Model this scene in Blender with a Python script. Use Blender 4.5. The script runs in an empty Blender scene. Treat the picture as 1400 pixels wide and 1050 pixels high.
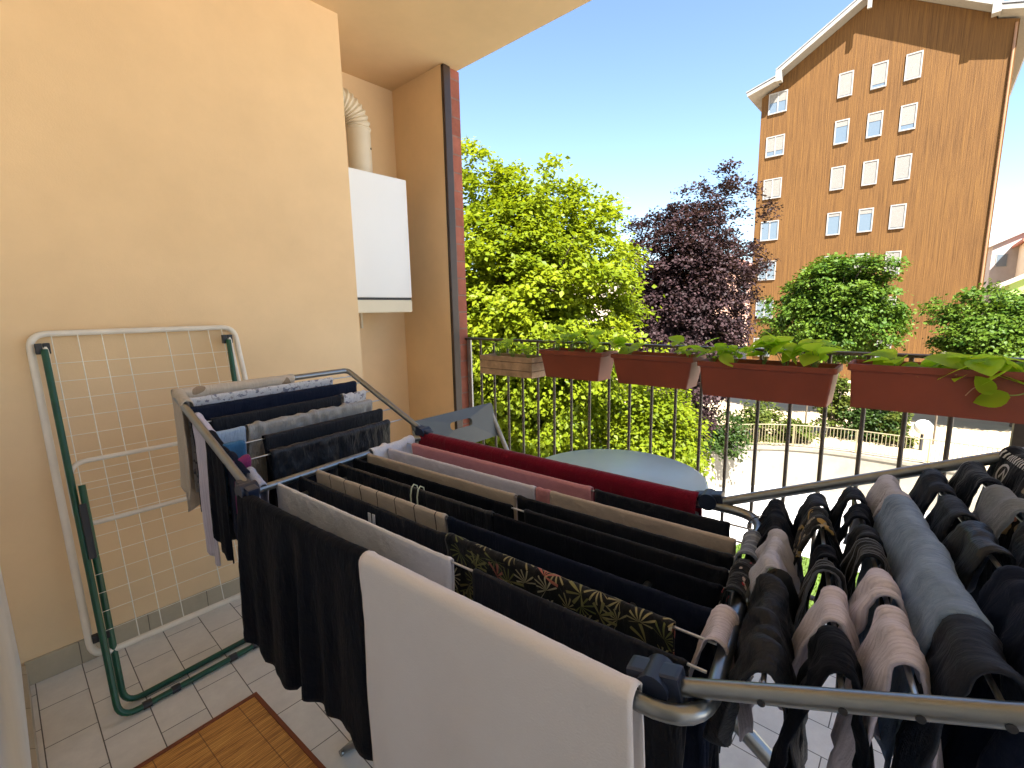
import bpy, bmesh, math, random
import numpy as np
from mathutils import Vector, Matrix

random.seed(7)
scene = bpy.context.scene
COL = scene.collection
PI = math.pi

# ------------------------------------------------------------------ helpers
def link(name, me, mat=None, parent=None, smooth=False):
    o = bpy.data.objects.new(name, me)
    COL.objects.link(o)
    if mat is not None:
        me.materials.append(mat)
    if parent is not None:
        o.parent = parent
    if smooth:
        me.polygons.foreach_set('use_smooth', [True] * len(me.polygons))
    return o

def tag(o, label=None, cat=None, group=None, kind=None):
    if label: o['label'] = label
    if cat: o['category'] = cat
    if group: o['group'] = group
    if kind: o['kind'] = kind
    return o

def thing(name, label, cat, loc=(0, 0, 0), rz=0.0, group=None):
    o = bpy.data.objects.new(name, None)
    o.empty_display_size = 0.1
    COL.objects.link(o)
    o.location = loc
    o.rotation_euler = (0, 0, rz)
    return tag(o, label, cat, group)

class MB:
    """collects boxes, tubes and prisms into one mesh"""
    def __init__(self):
        self.v = []; self.f = []; self.sm = []
    def add(self, vs, fs, smooth=False):
        b = len(self.v)
        self.v += [tuple(p) for p in vs]
        self.f += [tuple(i + b for i in f) for f in fs]
        self.sm += [smooth] * len(fs)
        return self
    def box(self, x0, x1, y0, y1, z0, z1, M=None):
        vs = [Vector(p) for p in ((x0,y0,z0),(x1,y0,z0),(x1,y1,z0),(x0,y1,z0),(x0,y0,z1),(x1,y0,z1),(x1,y1,z1),(x0,y1,z1))]
        if M: vs = [M @ p for p in vs]
        return self.add(vs, [(0,3,2,1),(4,5,6,7),(0,1,5,4),(1,2,6,5),(2,3,7,6),(3,0,4,7)])
    def bbox(self, x0, x1, y0, y1, z0, z1, c=0.004, M=None):
        """box with chamfered vertical and horizontal edges"""
        bm = bmesh.new()
        r = bmesh.ops.create_cube(bm, size=1)
        for v in bm.verts:
            v.co = Vector(((x0+x1)/2 + v.co.x*(x1-x0), (y0+y1)/2 + v.co.y*(y1-y0), (z0+z1)/2 + v.co.z*(z1-z0)))
        bmesh.ops.bevel(bm, geom=list(bm.edges), offset=c, segments=2, affect='EDGES', profile=0.7)
        bm.verts.ensure_lookup_table()
        vs = [v.co.copy() for v in bm.verts]
        if M: vs = [M @ p for p in vs]
        fs = [tuple(v.index for v in f.verts) for f in bm.faces]
        bm.free()
        return self.add(vs, fs)
    def prism(self, poly, z0, z1, M=None):
        n = len(poly)
        vs = [Vector((p[0], p[1], z0)) for p in poly] + [Vector((p[0], p[1], z1)) for p in poly]
        if M: vs = [M @ p for p in vs]
        fs = [tuple(reversed(range(n))), tuple(range(n, 2*n))] + [(i, (i+1) % n, n+(i+1) % n, n+i) for i in range(n)]
        return self.add(vs, fs)
    def tube(self, pts, r, seg=10, closed=False, cap=True):
        pts = [Vector(p) for p in pts]
        n = len(pts)
        tang = []
        for i in range(n):
            a = pts[(i-1) % n] if (closed or i > 0) else pts[i]
            b = pts[(i+1) % n] if (closed or i < n-1) else pts[i]
            t = (b - a); t.normalize(); tang.append(t)
        up = Vector((0, 0, 1)) if abs(tang[0].z) < 0.9 else Vector((1, 0, 0))
        nrm = (up - tang[0]*up.dot(tang[0])).normalized()
        rings = []
        for i in range(n):
            t = tang[i]
            nrm = (nrm - t*nrm.dot(t))
            if nrm.length < 1e-6: nrm = t.orthogonal()
            nrm.normalize()
            bn = t.cross(nrm)
            ri = r[i] if isinstance(r, (list, tuple)) else r
            rings.append([pts[i] + (nrm*math.cos(2*PI*k/seg) + bn*math.sin(2*PI*k/seg))*ri for k in range(seg)])
        b = len(self.v)
        vs = [p for ring in rings for p in ring]
        fs = []
        for i in range(n if closed else n-1):
            j = (i+1) % n
            for k in range(seg):
                k2 = (k+1) % seg
                fs.append((i*seg+k, i*seg+k2, j*seg+k2, j*seg+k))
        self.add(vs, fs, True)
        if cap and not closed:
            self.add(rings[0], [tuple(reversed(range(seg)))])
            self.add(rings[-1], [tuple(range(seg))])
        return self
    def lathe(self, prof, c, seg=24):
        vs = []; fs = []
        n = len(prof)
        for (rr, z) in prof:
            for k in range(seg):
                a = 2*PI*k/seg
                vs.append((c[0]+rr*math.cos(a), c[1]+rr*math.sin(a), c[2]+z))
        for i in range(n-1):
            for k in range(seg):
                k2 = (k+1) % seg
                fs.append((i*seg+k, i*seg+k2, (i+1)*seg+k2, (i+1)*seg+k))
        self.add(vs, fs, True)
        self.add(vs[:seg], [tuple(reversed(range(seg)))])
        self.add(vs[-seg:], [tuple(range(seg))])
        return self
    def build(self, name, mat, parent=None):
        me = bpy.data.meshes.new(name)
        me.from_pydata(self.v, [], self.f)
        me.polygons.foreach_set('use_smooth', self.sm)
        me.update()
        return link(name, me, mat, parent)

def fillet(pts, rad, n=6, closed=False):
    pts = [Vector(p) for p in pts]
    out = []
    m = len(pts)
    for i in range(m):
        if not closed and (i == 0 or i == m-1):
            out.append(pts[i]); continue
        a, b, c = pts[i-1], pts[i], pts[(i+1) % m]
        d1 = (a-b); d2 = (c-b)
        r = min(rad, d1.length*0.49, d2.length*0.49)
        p0 = b + d1.normalized()*r; p1 = b + d2.normalized()*r
        for k in range(n+1):
            t = k/n
            out.append(p0*(1-t)**2 + b*2*t*(1-t) + p1*t*t)
    return out

# ------------------------------------------------------------------ materials
def newmat(name):
    m = bpy.data.materials.new(name)
    m.use_nodes = True
    nt = m.node_tree
    return m, nt, nt.nodes['Principled BSDF']

def N(nt, t, **kw):
    n = nt.nodes.new(t)
    for k, v in kw.items():
        if k in n.inputs: n.inputs[k].default_value = v
        else: setattr(n, k, v)
    return n

def rgba(c): return (c[0], c[1], c[2], 1.0)

def mat(name, col, rough=0.6, metal=0.0, var=0.12, vscale=6.0, bump=0.0, bscale=60.0, spec=0.5, col2=None, coord='Object', sheen=0.0, detail=4.0):
    m, nt, p = newmat(name)
    p.inputs['Roughness'].default_value = rough
    p.inputs['Metallic'].default_value = metal
    p.inputs['Specular IOR Level'].default_value = spec
    if sheen: p.inputs['Sheen Weight'].default_value = sheen
    tc = N(nt, 'ShaderNodeTexCoord')
    nz = N(nt, 'ShaderNodeTexNoise', Scale=vscale, Detail=detail, Roughness=0.6)
    nt.links.new(tc.outputs[coord], nz.inputs['Vector'])
    rp = N(nt, 'ShaderNodeValToRGB')
    c2 = col2 if col2 else tuple(c*(1+var) for c in col)
    c1 = tuple(c*(1-var) for c in col)
    rp.color_ramp.elements[0].color = rgba(c1); rp.color_ramp.elements[0].position = 0.3
    rp.color_ramp.elements[1].color = rgba(c2); rp.color_ramp.elements[1].position = 0.7
    nt.links.new(nz.outputs['Fac'], rp.inputs['Fac'])
    nt.links.new(rp.outputs['Color'], p.inputs['Base Color'])
    if bump:
        nb = N(nt, 'ShaderNodeTexNoise', Scale=bscale, Detail=5.0, Roughness=0.6)
        nt.links.new(tc.outputs[coord], nb.inputs['Vector'])
        bp = N(nt, 'ShaderNodeBump', Strength=bump, Distance=0.01)
        nt.links.new(nb.outputs['Fac'], bp.inputs['Height'])
        nt.links.new(bp.outputs['Normal'], p.inputs['Normal'])
    return m

def fabric(name, col, rough=0.9, weave=700.0, wstr=0.25, var=0.10, sheen=0.15, vscale=9.0, pattern=None, spec=0.2, crease=0.5, wrinkle=0.55):
    """woven or knitted cloth; UV holds metres along and across the cloth"""
    m, nt, p = newmat(name)
    p.inputs['Roughness'].default_value = rough
    p.inputs['Specular IOR Level'].default_value = spec
    p.inputs['Sheen Weight'].default_value = sheen
    p.inputs['Sheen Roughness'].default_value = 0.4
    uv = N(nt, 'ShaderNodeUVMap'); uv.uv_map = 'UVMap'
    nz = N(nt, 'ShaderNodeTexNoise', Scale=vscale, Detail=5.0, Roughness=0.65)
    nt.links.new(uv.outputs['UV'], nz.inputs['Vector'])
    rp = N(nt, 'ShaderNodeValToRGB')
    rp.color_ramp.elements[0].color = rgba(tuple(c*(1-var) for c in col)); rp.color_ramp.elements[0].position = 0.3
    rp.color_ramp.elements[1].color = rgba(tuple(c*(1+var) for c in col)); rp.color_ramp.elements[1].position = 0.7
    nt.links.new(nz.outputs['Fac'], rp.inputs['Fac'])
    out = rp.outputs['Color']
    if pattern: out = pattern(nt, uv, out)
    nt.links.new(out, p.inputs['Base Color'])
    w = N(nt, 'ShaderNodeTexNoise', Scale=weave, Detail=2.0)
    nt.links.new(uv.outputs['UV'], w.inputs['Vector'])
    w2 = N(nt, 'ShaderNodeTexNoise', Scale=45.0, Detail=4.0, Roughness=0.6)
    nt.links.new(uv.outputs['UV'], w2.inputs['Vector'])
    b1 = N(nt, 'ShaderNodeBump', Strength=wstr, Distance=0.001)
    nt.links.new(w.outputs['Fac'], b1.inputs['Height'])
    b2 = N(nt, 'ShaderNodeBump', Strength=crease, Distance=0.006)
    nt.links.new(w2.outputs['Fac'], b2.inputs['Height'])
    nt.links.new(b1.outputs['Normal'], b2.inputs['Normal'])
    mp = N(nt, 'ShaderNodeMapping'); mp.inputs['Scale'].default_value = (62, 13, 1); mp.inputs['Rotation'].default_value = (0, 0, 0.25)
    nt.links.new(uv.outputs['UV'], mp.inputs['Vector'])
    w3 = N(nt, 'ShaderNodeTexNoise', Scale=1.0, Detail=3.0, Roughness=0.55, Distortion=0.8)
    nt.links.new(mp.outputs[0], w3.inputs['Vector'])
    b3 = N(nt, 'ShaderNodeBump', Strength=wrinkle, Distance=0.010)
    nt.links.new(mth(nt, 'ABSOLUTE', mth(nt, 'SUBTRACT', w3.outputs['Fac'], 0.5)), b3.inputs['Height'])
    nt.links.new(b2.outputs['Normal'], b3.inputs['Normal'])
    nt.links.new(b3.outputs['Normal'], p.inputs['Normal'])
    return m

def mth(nt, op, a, b=None, c=None):
    n = nt.nodes.new('ShaderNodeMath'); n.operation = op
    for i, v in enumerate((a, b, c)):
        if v is None: continue
        if isinstance(v, (int, float)): n.inputs[i].default_value = v
        else: nt.links.new(v, n.inputs[i])
    return n.outputs[0]

def mixc(nt, fac, a, b):
    n = nt.nodes.new('ShaderNodeMix'); n.data_type = 'RGBA'
    if isinstance(fac, (int, float)): n.inputs[0].default_value = fac
    else: nt.links.new(fac, n.inputs[0])
    for i, v in ((6, a), (7, b)):
        if isinstance(v, tuple): n.inputs[i].default_value = rgba(v)
        else: nt.links.new(v, n.inputs[i])
    return n.outputs[2]

def pat_stripes(col, period, duty, axis=0):
    def f(nt, uv, base):
        sp = N(nt, 'ShaderNodeSeparateXYZ'); nt.links.new(uv.outputs['UV'], sp.inputs[0])
        fr = mth(nt, 'FRACT', mth(nt, 'DIVIDE', sp.outputs[axis], period))
        return mixc(nt, mth(nt, 'LESS_THAN', fr, duty), base, col)
    return f

def pat_tropical(nt, uv, base):
    """frond sprays and petals scattered over the dark ground of the print"""
    out = base
    for (sc, off, thr, cols, petals, rmax) in (
            (25.0, 0.0, 0.10, ((0.30,0.26,0.13),(0.14,0.15,0.05),(0.42,0.38,0.25)), 12.0, 0.62),
            (20.0, 3.7, 0.15, ((0.22,0.20,0.08),(0.36,0.12,0.09),(0.45,0.42,0.34)), 9.0, 0.55)):
        mp = N(nt, 'ShaderNodeVectorMath'); mp.operation = 'ADD'; mp.inputs[1].default_value = (off, off*1.3, 0)
        nt.links.new(uv.outputs['UV'], mp.inputs[0])
        vo = N(nt, 'ShaderNodeTexVoronoi', Scale=sc); vo.voronoi_dimensions = '2D'
        nt.links.new(mp.outputs[0], vo.inputs['Vector'])
        d = N(nt, 'ShaderNodeVectorMath'); d.operation = 'SUBTRACT'
        nt.links.new(mp.outputs[0], d.inputs[0]); nt.links.new(vo.outputs['Position'], d.inputs[1])
        sp = N(nt, 'ShaderNodeSeparateXYZ'); nt.links.new(d.outputs[0], sp.inputs[0])
        cs = N(nt, 'ShaderNodeSeparateColor'); nt.links.new(vo.outputs['Color'], cs.inputs[0])
        ang = mth(nt, 'ADD', mth(nt, 'ARCTAN2', sp.outputs[1], sp.outputs[0]), mth(nt, 'MULTIPLY', cs.outputs[0], 6.28))
        ln = N(nt, 'ShaderNodeVectorMath'); ln.operation = 'LENGTH'; nt.links.new(d.outputs[0], ln.inputs[0])
        rad = mth(nt, 'MULTIPLY', ln.outputs['Value'], sc)
        fr = mth(nt, 'GREATER_THAN', mth(nt, 'SINE', mth(nt, 'MULTIPLY', ang, petals)), mth(nt, 'SUBTRACT', mth(nt, 'MULTIPLY', rad, 1.5), thr))
        half = mth(nt, 'GREATER_THAN', mth(nt, 'SINE', ang), -0.35)
        inside = mth(nt, 'LESS_THAN', rad, rmax)
        rare = mth(nt, 'GREATER_THAN', cs.outputs[1], 0.12)
        mask = mth(nt, 'MULTIPLY', mth(nt, 'MULTIPLY', fr, half), mth(nt, 'MULTIPLY', inside, rare))
        rp = N(nt, 'ShaderNodeValToRGB'); rp.color_ramp.interpolation = 'CONSTANT'
        rp.color_ramp.elements[0].color = rgba(cols[0]); rp.color_ramp.elements[0].position = 0
        rp.color_ramp.elements[1].color = rgba(cols[1]); rp.color_ramp.elements[1].position = 0.4
        e = rp.color_ramp.elements.new(0.72); e.color = rgba(cols[2])
        nt.links.new(cs.outputs[2], rp.inputs['Fac'])
        out = mixc(nt, mask, out, rp.outputs['Color'])
    return out

def pat_blotch(cols, scale, thr):
    def f(nt, uv, base):
        out = base
        for i, c in enumerate(cols):
            mp = N(nt, 'ShaderNodeVectorMath'); mp.operation = 'ADD'; mp.inputs[1].default_value = (i*5.3, i*2.1, 0)
            nt.links.new(uv.outputs['UV'], mp.inputs[0])
            nz = N(nt, 'ShaderNodeTexNoise', Scale=scale*(1+0.3*i), Detail=2.0)
            nt.links.new(mp.outputs[0], nz.inputs['Vector'])
            out = mixc(nt, mth(nt, 'GREATER_THAN', nz.outputs['Fac'], thr), out, c)
        return out
    return f

def pat_emblem(cx, cy, r):
    """white ring emblem with a V stroke and a row of letter-like strokes"""
    def f(nt, uv, base):
        sp = N(nt, 'ShaderNodeSeparateXYZ'); nt.links.new(uv.outputs['UV'], sp.inputs[0])
        x = mth(nt, 'SUBTRACT', sp.outputs[0], cx); y = mth(nt, 'SUBTRACT', sp.outputs[1], cy)
        rr = mth(nt, 'SQRT', mth(nt, 'ADD', mth(nt, 'MULTIPLY', x, x), mth(nt, 'MULTIPLY', y, y)))
        ring = mth(nt, 'LESS_THAN', mth(nt, 'ABSOLUTE', mth(nt, 'SUBTRACT', rr, r)), r*0.12)
        inn = mth(nt, 'LESS_THAN', rr, r*0.72)
        vee = mth(nt, 'LESS_THAN', mth(nt, 'ABSOLUTE', mth(nt, 'SUBTRACT', mth(nt, 'MULTIPLY', mth(nt, 'ABSOLUTE', x), 1.5), mth(nt, 'ADD', y, r*0.5))), r*0.2)
        bars = mth(nt, 'LESS_THAN', mth(nt, 'FRACT', mth(nt, 'DIVIDE', mth(nt, 'ADD', x, mth(nt, 'MULTIPLY', y, 0.3)), r*0.42)), 0.45)
        band = mth(nt, 'LESS_THAN', mth(nt, 'ABSOLUTE', mth(nt, 'ADD', y, r*1.75)), r*0.32)
        m = mth(nt, 'MAXIMUM', mth(nt, 'MAXIMUM', ring, mth(nt, 'MULTIPLY', inn, vee)), mth(nt, 'MULTIPLY', bars, band))
        return mixc(nt, m, base, (0.6, 0.6, 0.62))
    return f

# plaster, tile, brick ------------------------------------------------
def m_plaster(name, col):
    m, nt, p = newmat(name)
    p.inputs['Roughness'].default_value = 0.9
    p.inputs['Specular IOR Level'].default_value = 0.15
    tc = N(nt, 'ShaderNodeTexCoord')
    a = N(nt, 'ShaderNodeTexNoise', Scale=1.6, Detail=6.0, Roughness=0.65); nt.links.new(tc.outputs['Object'], a.inputs['Vector'])
    rp = N(nt, 'ShaderNodeValToRGB')
    rp.color_ramp.elements[0].color = rgba(tuple(c*0.90 for c in col)); rp.color_ramp.elements[0].position = 0.3
    rp.color_ramp.elements[1].color = rgba(tuple(min(1, c*1.05) for c in col)); rp.color_ramp.elements[1].position = 0.72
    nt.links.new(a.outputs['Fac'], rp.inputs['Fac']); nt.links.new(rp.outputs['Color'], p.inputs['Base Color'])
    b = N(nt, 'ShaderNodeTexNoise', Scale=260.0, Detail=4.0); nt.links.new(tc.outputs['Object'], b.inputs['Vector'])
    b2 = N(nt, 'ShaderNodeTexNoise', Scale=9.0, Detail=3.0); nt.links.new(tc.outputs['Object'], b2.inputs['Vector'])
    s = mth(nt, 'ADD', mth(nt, 'MULTIPLY', b.outputs['Fac'], 0.35), b2.outputs['Fac'])
    bp = N(nt, 'ShaderNodeBump', Strength=0.22, Distance=0.006); nt.links.new(s, bp.inputs['Height'])
    nt.links.new(bp.outputs['Normal'], p.inputs['Normal'])
    return m

def m_brickgrid(name, c1, c2, mortar, bw, bh, ms, swap=None, rough=0.5, offset=0.5, bump=0.4, spec=0.4, var=0.3, loc=(0, 0, 0)):
    m, nt, p = newmat(name)
    p.inputs['Roughness'].default_value = rough
    p.inputs['Specular IOR Level'].default_value = spec
    tc = N(nt, 'ShaderNodeTexCoord')
    sp = N(nt, 'ShaderNodeSeparateXYZ'); nt.links.new(tc.outputs['Object'], sp.inputs[0])
    cb = N(nt, 'ShaderNodeCombineXYZ')
    sw = swap or (0, 1)
    for i in (0, 1):
        if isinstance(sw[i], tuple):
            s = mth(nt, 'ADD', sp.outputs[sw[i][0]], sp.outputs[sw[i][1]])
        else: s = sp.outputs[sw[i]]
        nt.links.new(mth(nt, 'ADD', s, loc[i]), cb.inputs[i])
    br = N(nt, 'ShaderNodeTexBrick', Scale=1.0)
    br.offset = offset
    br.inputs['Color1'].default_value = rgba(c1); br.inputs['Color2'].default_value = rgba(c2); br.inputs['Mortar'].default_value = rgba(mortar)
    br.inputs['Mortar Size'].default_value = ms; br.inputs['Mortar Smooth'].default_value = 0.15
    br.inputs['Brick Width'].default_value = bw; br.inputs['Row Height'].default_value = bh
    br.inputs['Bias'].default_value = 0.0
    nt.links.new(cb.outputs[0], br.inputs['Vector'])
    nz = N(nt, 'ShaderNodeTexNoise', Scale=14.0, Detail=6.0, Roughness=0.7); nt.links.new(tc.outputs['Object'], nz.inputs['Vector'])
    mul = N(nt, 'ShaderNodeMix'); mul.data_type = 'RGBA'; mul.blend_type = 'MULTIPLY'; mul.inputs[0].default_value = 1.0
    rp = N(nt, 'ShaderNodeValToRGB')
    rp.color_ramp.elements[0].color = (1-var, 1-var, 1-var, 1); rp.color_ramp.elements[0].position = 0.25
    rp.color_ramp.elements[1].color = (1, 1, 1, 1); rp.color_ramp.elements[1].position = 0.65
    nt.links.new(nz.outputs['Fac'], rp.inputs['Fac'])
    nt.links.new(br.outputs['Color'], mul.inputs[6]); nt.links.new(rp.outputs['Color'], mul.inputs[7])
    nt.links.new(mul.outputs[2], p.inputs['Base Color'])
    inv = mth(nt, 'SUBTRACT', 1.0, br.outputs['Fac'])
    s = mth(nt, 'ADD', inv, mth(nt, 'MULTIPLY', nz.outputs['Fac'], 0.12))
    bp = N(nt, 'ShaderNodeBump', Strength=bump, Distance=0.003); nt.links.new(s, bp.inputs['Height'])
    nt.links.new(bp.outputs['Normal'], p.inputs['Normal'])
    return m

def m_leaf(name, c1, c2, trans=0.45, rough=0.45):
    m, nt, p = newmat(name)
    p.inputs['Roughness'].default_value = rough
    p.inputs['Specular IOR Level'].default_value = 0.14
    at = N(nt, 'ShaderNodeAttribute'); at.attribute_name = 'rnd'
    rp = N(nt, 'ShaderNodeValToRGB')
    rp.color_ramp.elements[0].color = rgba(c1); rp.color_ramp.elements[1].color = rgba(c2)
    nt.links.new(at.outputs['Fac'], rp.inputs['Fac'])
    nt.links.new(rp.outputs['Color'], p.inputs['Base Color'])
    tr = N(nt, 'ShaderNodeBsdfTranslucent')
    g = N(nt, 'ShaderNodeMix'); g.data_type = 'RGBA'; g.blend_type = 'MULTIPLY'; g.inputs[0].default_value = 1.0
    g.inputs[7].default_value = (1.35, 1.25, 0.6, 1)
    nt.links.new(rp.outputs['Color'], g.inputs[6]); nt.links.new(g.outputs[2], tr.inputs['Color'])
    mx = N(nt, 'ShaderNodeMixShader'); mx.inputs[0].default_value = trans
    nt.links.new(p.outputs[0], mx.inputs[1]); nt.links.new(tr.outputs[0], mx.inputs[2])
    nt.links.new(mx.outputs[0], nt.nodes['Material Output'].inputs['Surface'])
    return m

M = {}
M['plaster'] = m_plaster('apricot_plaster', (0.84, 0.61, 0.365))
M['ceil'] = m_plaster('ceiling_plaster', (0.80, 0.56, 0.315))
M['cream'] = m_plaster('cream_plaster', (0.88, 0.865, 0.83))
M['tile'] = m_brickgrid('floor_tiles', (0.80,0.76,0.69), (0.85,0.81,0.74), (0.115,0.10,0.08), 0.205, 0.122, 0.0016, swap=(1,0), rough=0.32, offset=0.5, bump=0.35, spec=0.5, var=0.16, loc=(0.09, 0.049))
M['skirt'] = m_brickgrid('skirting_tiles', (0.46,0.38,0.27), (0.49,0.41,0.29), (0.16,0.13,0.09), 0.205, 0.4, 0.0015, swap=((0,1),2), rough=0.35, bump=0.3, var=0.15, loc=(0.05, 0.2))
M['brick'] = m_brickgrid('red_brick', (0.33,0.105,0.065), (0.39,0.13,0.085), (0.30,0.17,0.13), 0.25, 0.105, 0.005, swap=((0,1),2), rough=0.75, bump=0.8, spec=0.2, var=0.35)
M['brown_metal'] = mat('brown_metal', (0.045,0.026,0.018), rough=0.45, var=0.2, bump=0.05)
M['white_enamel'] = mat('white_enamel', (0.82,0.83,0.84), rough=0.3, var=0.02, vscale=2)
M['cream_enamel'] = mat('cream_enamel', (0.74,0.66,0.50), rough=0.35, var=0.03)
M['flue'] = mat('flue_white', (0.70,0.62,0.48), rough=0.4, var=0.06)
M['dark_plastic'] = mat('dark_plastic', (0.02,0.02,0.024), rough=0.5)
M['blue_plastic'] = mat('blue_plastic', (0.016,0.024,0.05), rough=0.4)
M['rail'] = mat('railing_paint', (0.085,0.065,0.045), rough=0.45, var=0.25, vscale=20, bump=0.08)
M['galv'] = mat('zinc_post', (0.40,0.39,0.37), rough=0.5, metal=0.5, var=0.2, vscale=25)
M['alu'] = mat('aluminium_tube', (0.27,0.28,0.285), rough=0.30, metal=0.92, var=0.08, vscale=30, bump=0.03)
M['steel'] = mat('steel_wire', (0.55,0.55,0.55), rough=0.3, metal=0.9)
M['whitecoat'] = mat('white_coated_tube', (0.78,0.72,0.63), rough=0.4, var=0.06, vscale=15)
M['whitewire'] = mat('white_coated_wire', (0.85,0.80,0.70), rough=0.45)
M['greencoat'] = mat('green_coated_tube', (0.006,0.07,0.035), rough=0.35, var=0.2, vscale=18)
M['terracotta'] = mat('terracotta_plastic', (0.22,0.042,0.016), rough=0.55, var=0.12, vscale=5, bump=0.06, bscale=150)
M['woodbox'] = mat('weathered_wood', (0.40,0.27,0.17), rough=0.8, var=0.3, vscale=18, bump=0.3, bscale=70)
M['soil'] = mat('soil', (0.035,0.022,0.014), rough=0.95, var=0.5, vscale=50, bump=0.9, bscale=90)
M['chair'] = mat('chair_grey', (0.10,0.115,0.125), rough=0.5, var=0.08)
M['table'] = mat('table_blue_grey', (0.45,0.63,0.76), rough=0.25, var=0.04)
M['planter_leaf'] = m_leaf('seedling_leaf', (0.32,0.52,0.03), (0.52,0.68,0.08), trans=0.66)
M['stem'] = mat('green_stem', (0.16,0.26,0.05), rough=0.6)

# bamboo mat
def m_bamboo():
    m, nt, p = newmat('bamboo_mat')
    p.inputs['Roughness'].default_value = 0.42
    tc = N(nt, 'ShaderNodeTexCoord')
    mp = N(nt, 'ShaderNodeMapping'); mp.inputs['Scale'].default_value = (6, 130, 1)
    nt.links.new(tc.outputs['Object'], mp.inputs['Vector'])
    vo = N(nt, 'ShaderNodeTexNoise', Scale=1.0, Detail=3.0, Roughness=0.7); nt.links.new(mp.outputs[0], vo.inputs['Vector'])
    rp = N(nt, 'ShaderNodeValToRGB')
    rp.color_ramp.elements[0].color = (0.28,0.10,0.018,1); rp.color_ramp.elements[0].position = 0.32
    rp.color_ramp.elements[1].color = (0.85,0.46,0.12,1); rp.color_ramp.elements[1].position = 0.70
    e = rp.color_ramp.elements.new(0.5); e.color = (0.66,0.29,0.058,1)
    nt.links.new(vo.outputs['Fac'], rp.inputs['Fac'])
    sp = N(nt, 'ShaderNodeSeparateXYZ'); nt.links.new(tc.outputs['Object'], sp.inputs[0])
    fr = mth(nt, 'FRACT', mth(nt, 'DIVIDE', sp.outputs[1], 0.0065))
    gap = mth(nt, 'LESS_THAN', fr, 0.13)
    frx = mth(nt, 'FRACT', mth(nt, 'DIVIDE', mth(nt, 'ADD', sp.outputs[0], 0.03), 0.115))
    th = mth(nt, 'LESS_THAN', frx, 0.022)
    c = mixc(nt, mth(nt, 'MULTIPLY', gap, 0.6), rp.outputs['Color'], (0.07,0.02,0.006))
    c = mixc(nt, mth(nt, 'MULTIPLY', th, 0.7), c, (0.10,0.03,0.01))
    nt.links.new(c, p.inputs['Base Color'])
    bp = N(nt, 'ShaderNodeBump', Strength=0.6, Distance=0.002)
    nt.links.new(mth(nt, 'ABSOLUTE', mth(nt, 'SUBTRACT', fr, 0.5)), bp.inputs['Height']); bp.invert = True
    nt.links.new(bp.outputs['Normal'], p.inputs['Normal'])
    return m
M['bamboo'] = m_bamboo()
M['matborder'] = fabric('mat_border', (0.24,0.075,0.032), weave=400)

# ------------------------------------------------------------------ camera, world, sun
f_px, pitch, roll, yaw = 635.0, 0.159090, -0.0191565, 0.8411899
def cam_basis():
    c, s = math.cos(pitch), math.sin(pitch)
    fwd = Vector((0, c, -s)); up = Vector((0, s, c)); r = Vector((1, 0, 0))
    cr, sr = math.cos(roll), math.sin(roll)
    r2 = r*cr + up*sr; u2 = -r*sr + up*cr
    V = Vector((math.cos(yaw), math.sin(yaw), 0)); U = Vector((-math.sin(yaw), math.cos(yaw), 0)); Z = Vector((0, 0, 1))
    W = lambda p: Vector((V.dot(p), U.dot(p), Z.dot(p)))
    return W(r2), W(u2), W(fwd)
R_, U_, F_ = cam_basis()
cd = bpy.data.cameras.new('camera')
cam = bpy.data.objects.new('camera', cd); COL.objects.link(cam)
mw = Matrix((R_, U_, -F_)).transposed().to_4x4()
mw.translation = Vector((0, 0, 1.27))
cam.matrix_world = mw
cd.sensor_width = 36.0; cd.lens = 36.0*f_px/1400.0
cd.clip_start = 0.02; cd.clip_end = 3000
scene.camera = cam

SUN = Vector((-0.80, -0.92, 1.55)).normalized()
w = bpy.data.worlds.new('World'); scene.world = w; w.use_nodes = True
nt = w.node_tree
bg = nt.nodes['Background']
sky = nt.nodes.new('ShaderNodeTexSky'); sky.sky_type = 'NISHITA'; sky.sun_disc = False
sky.sun_elevation = math.asin(SUN.z); sky.sun_rotation = math.atan2(SUN.x, SUN.y)
sky.air_density = 1.0; sky.dust_density = 0.3; sky.ozone_density = 2.2
nt.links.new(sky.outputs[0], bg.inputs['Color']); bg.inputs['Strength'].default_value = 0.056
sl = bpy.data.lights.new('sun', 'SUN'); sl.energy = 5.0; sl.angle = math.radians(0.5); sl.color = (1.0, 0.965, 0.90)
so = bpy.data.objects.new('sun', sl); COL.objects.link(so)
so.rotation_euler = (-SUN).to_track_quat('-Z', 'Y').to_euler()
scene.view_settings.view_transform = 'Standard'; scene.view_settings.look = 'None'
scene.view_settings.exposure = 2.62; scene.view_settings.gamma = 1.0

# ------------------------------------------------------------------ balcony shell
YW = 2.244; RX = 2.074
b = MB().box(-0.075, 2.13, -2.7, YW+0.005, -0.22, 0.0).box(1.30, 1.95, YW+0.005, 2.74, -0.22, 0.0)
tag(b.build('balcony_floor', M['tile']), kind='structure', label='grey beige ceramic tile floor of the balcony')
tag(MB().box(-0.6, 2.066, -2.7, 3.3, 2.68, 2.95).build('balcony_ceiling', M['ceil']), kind='structure', label='apricot plaster ceiling over the balcony')

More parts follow.
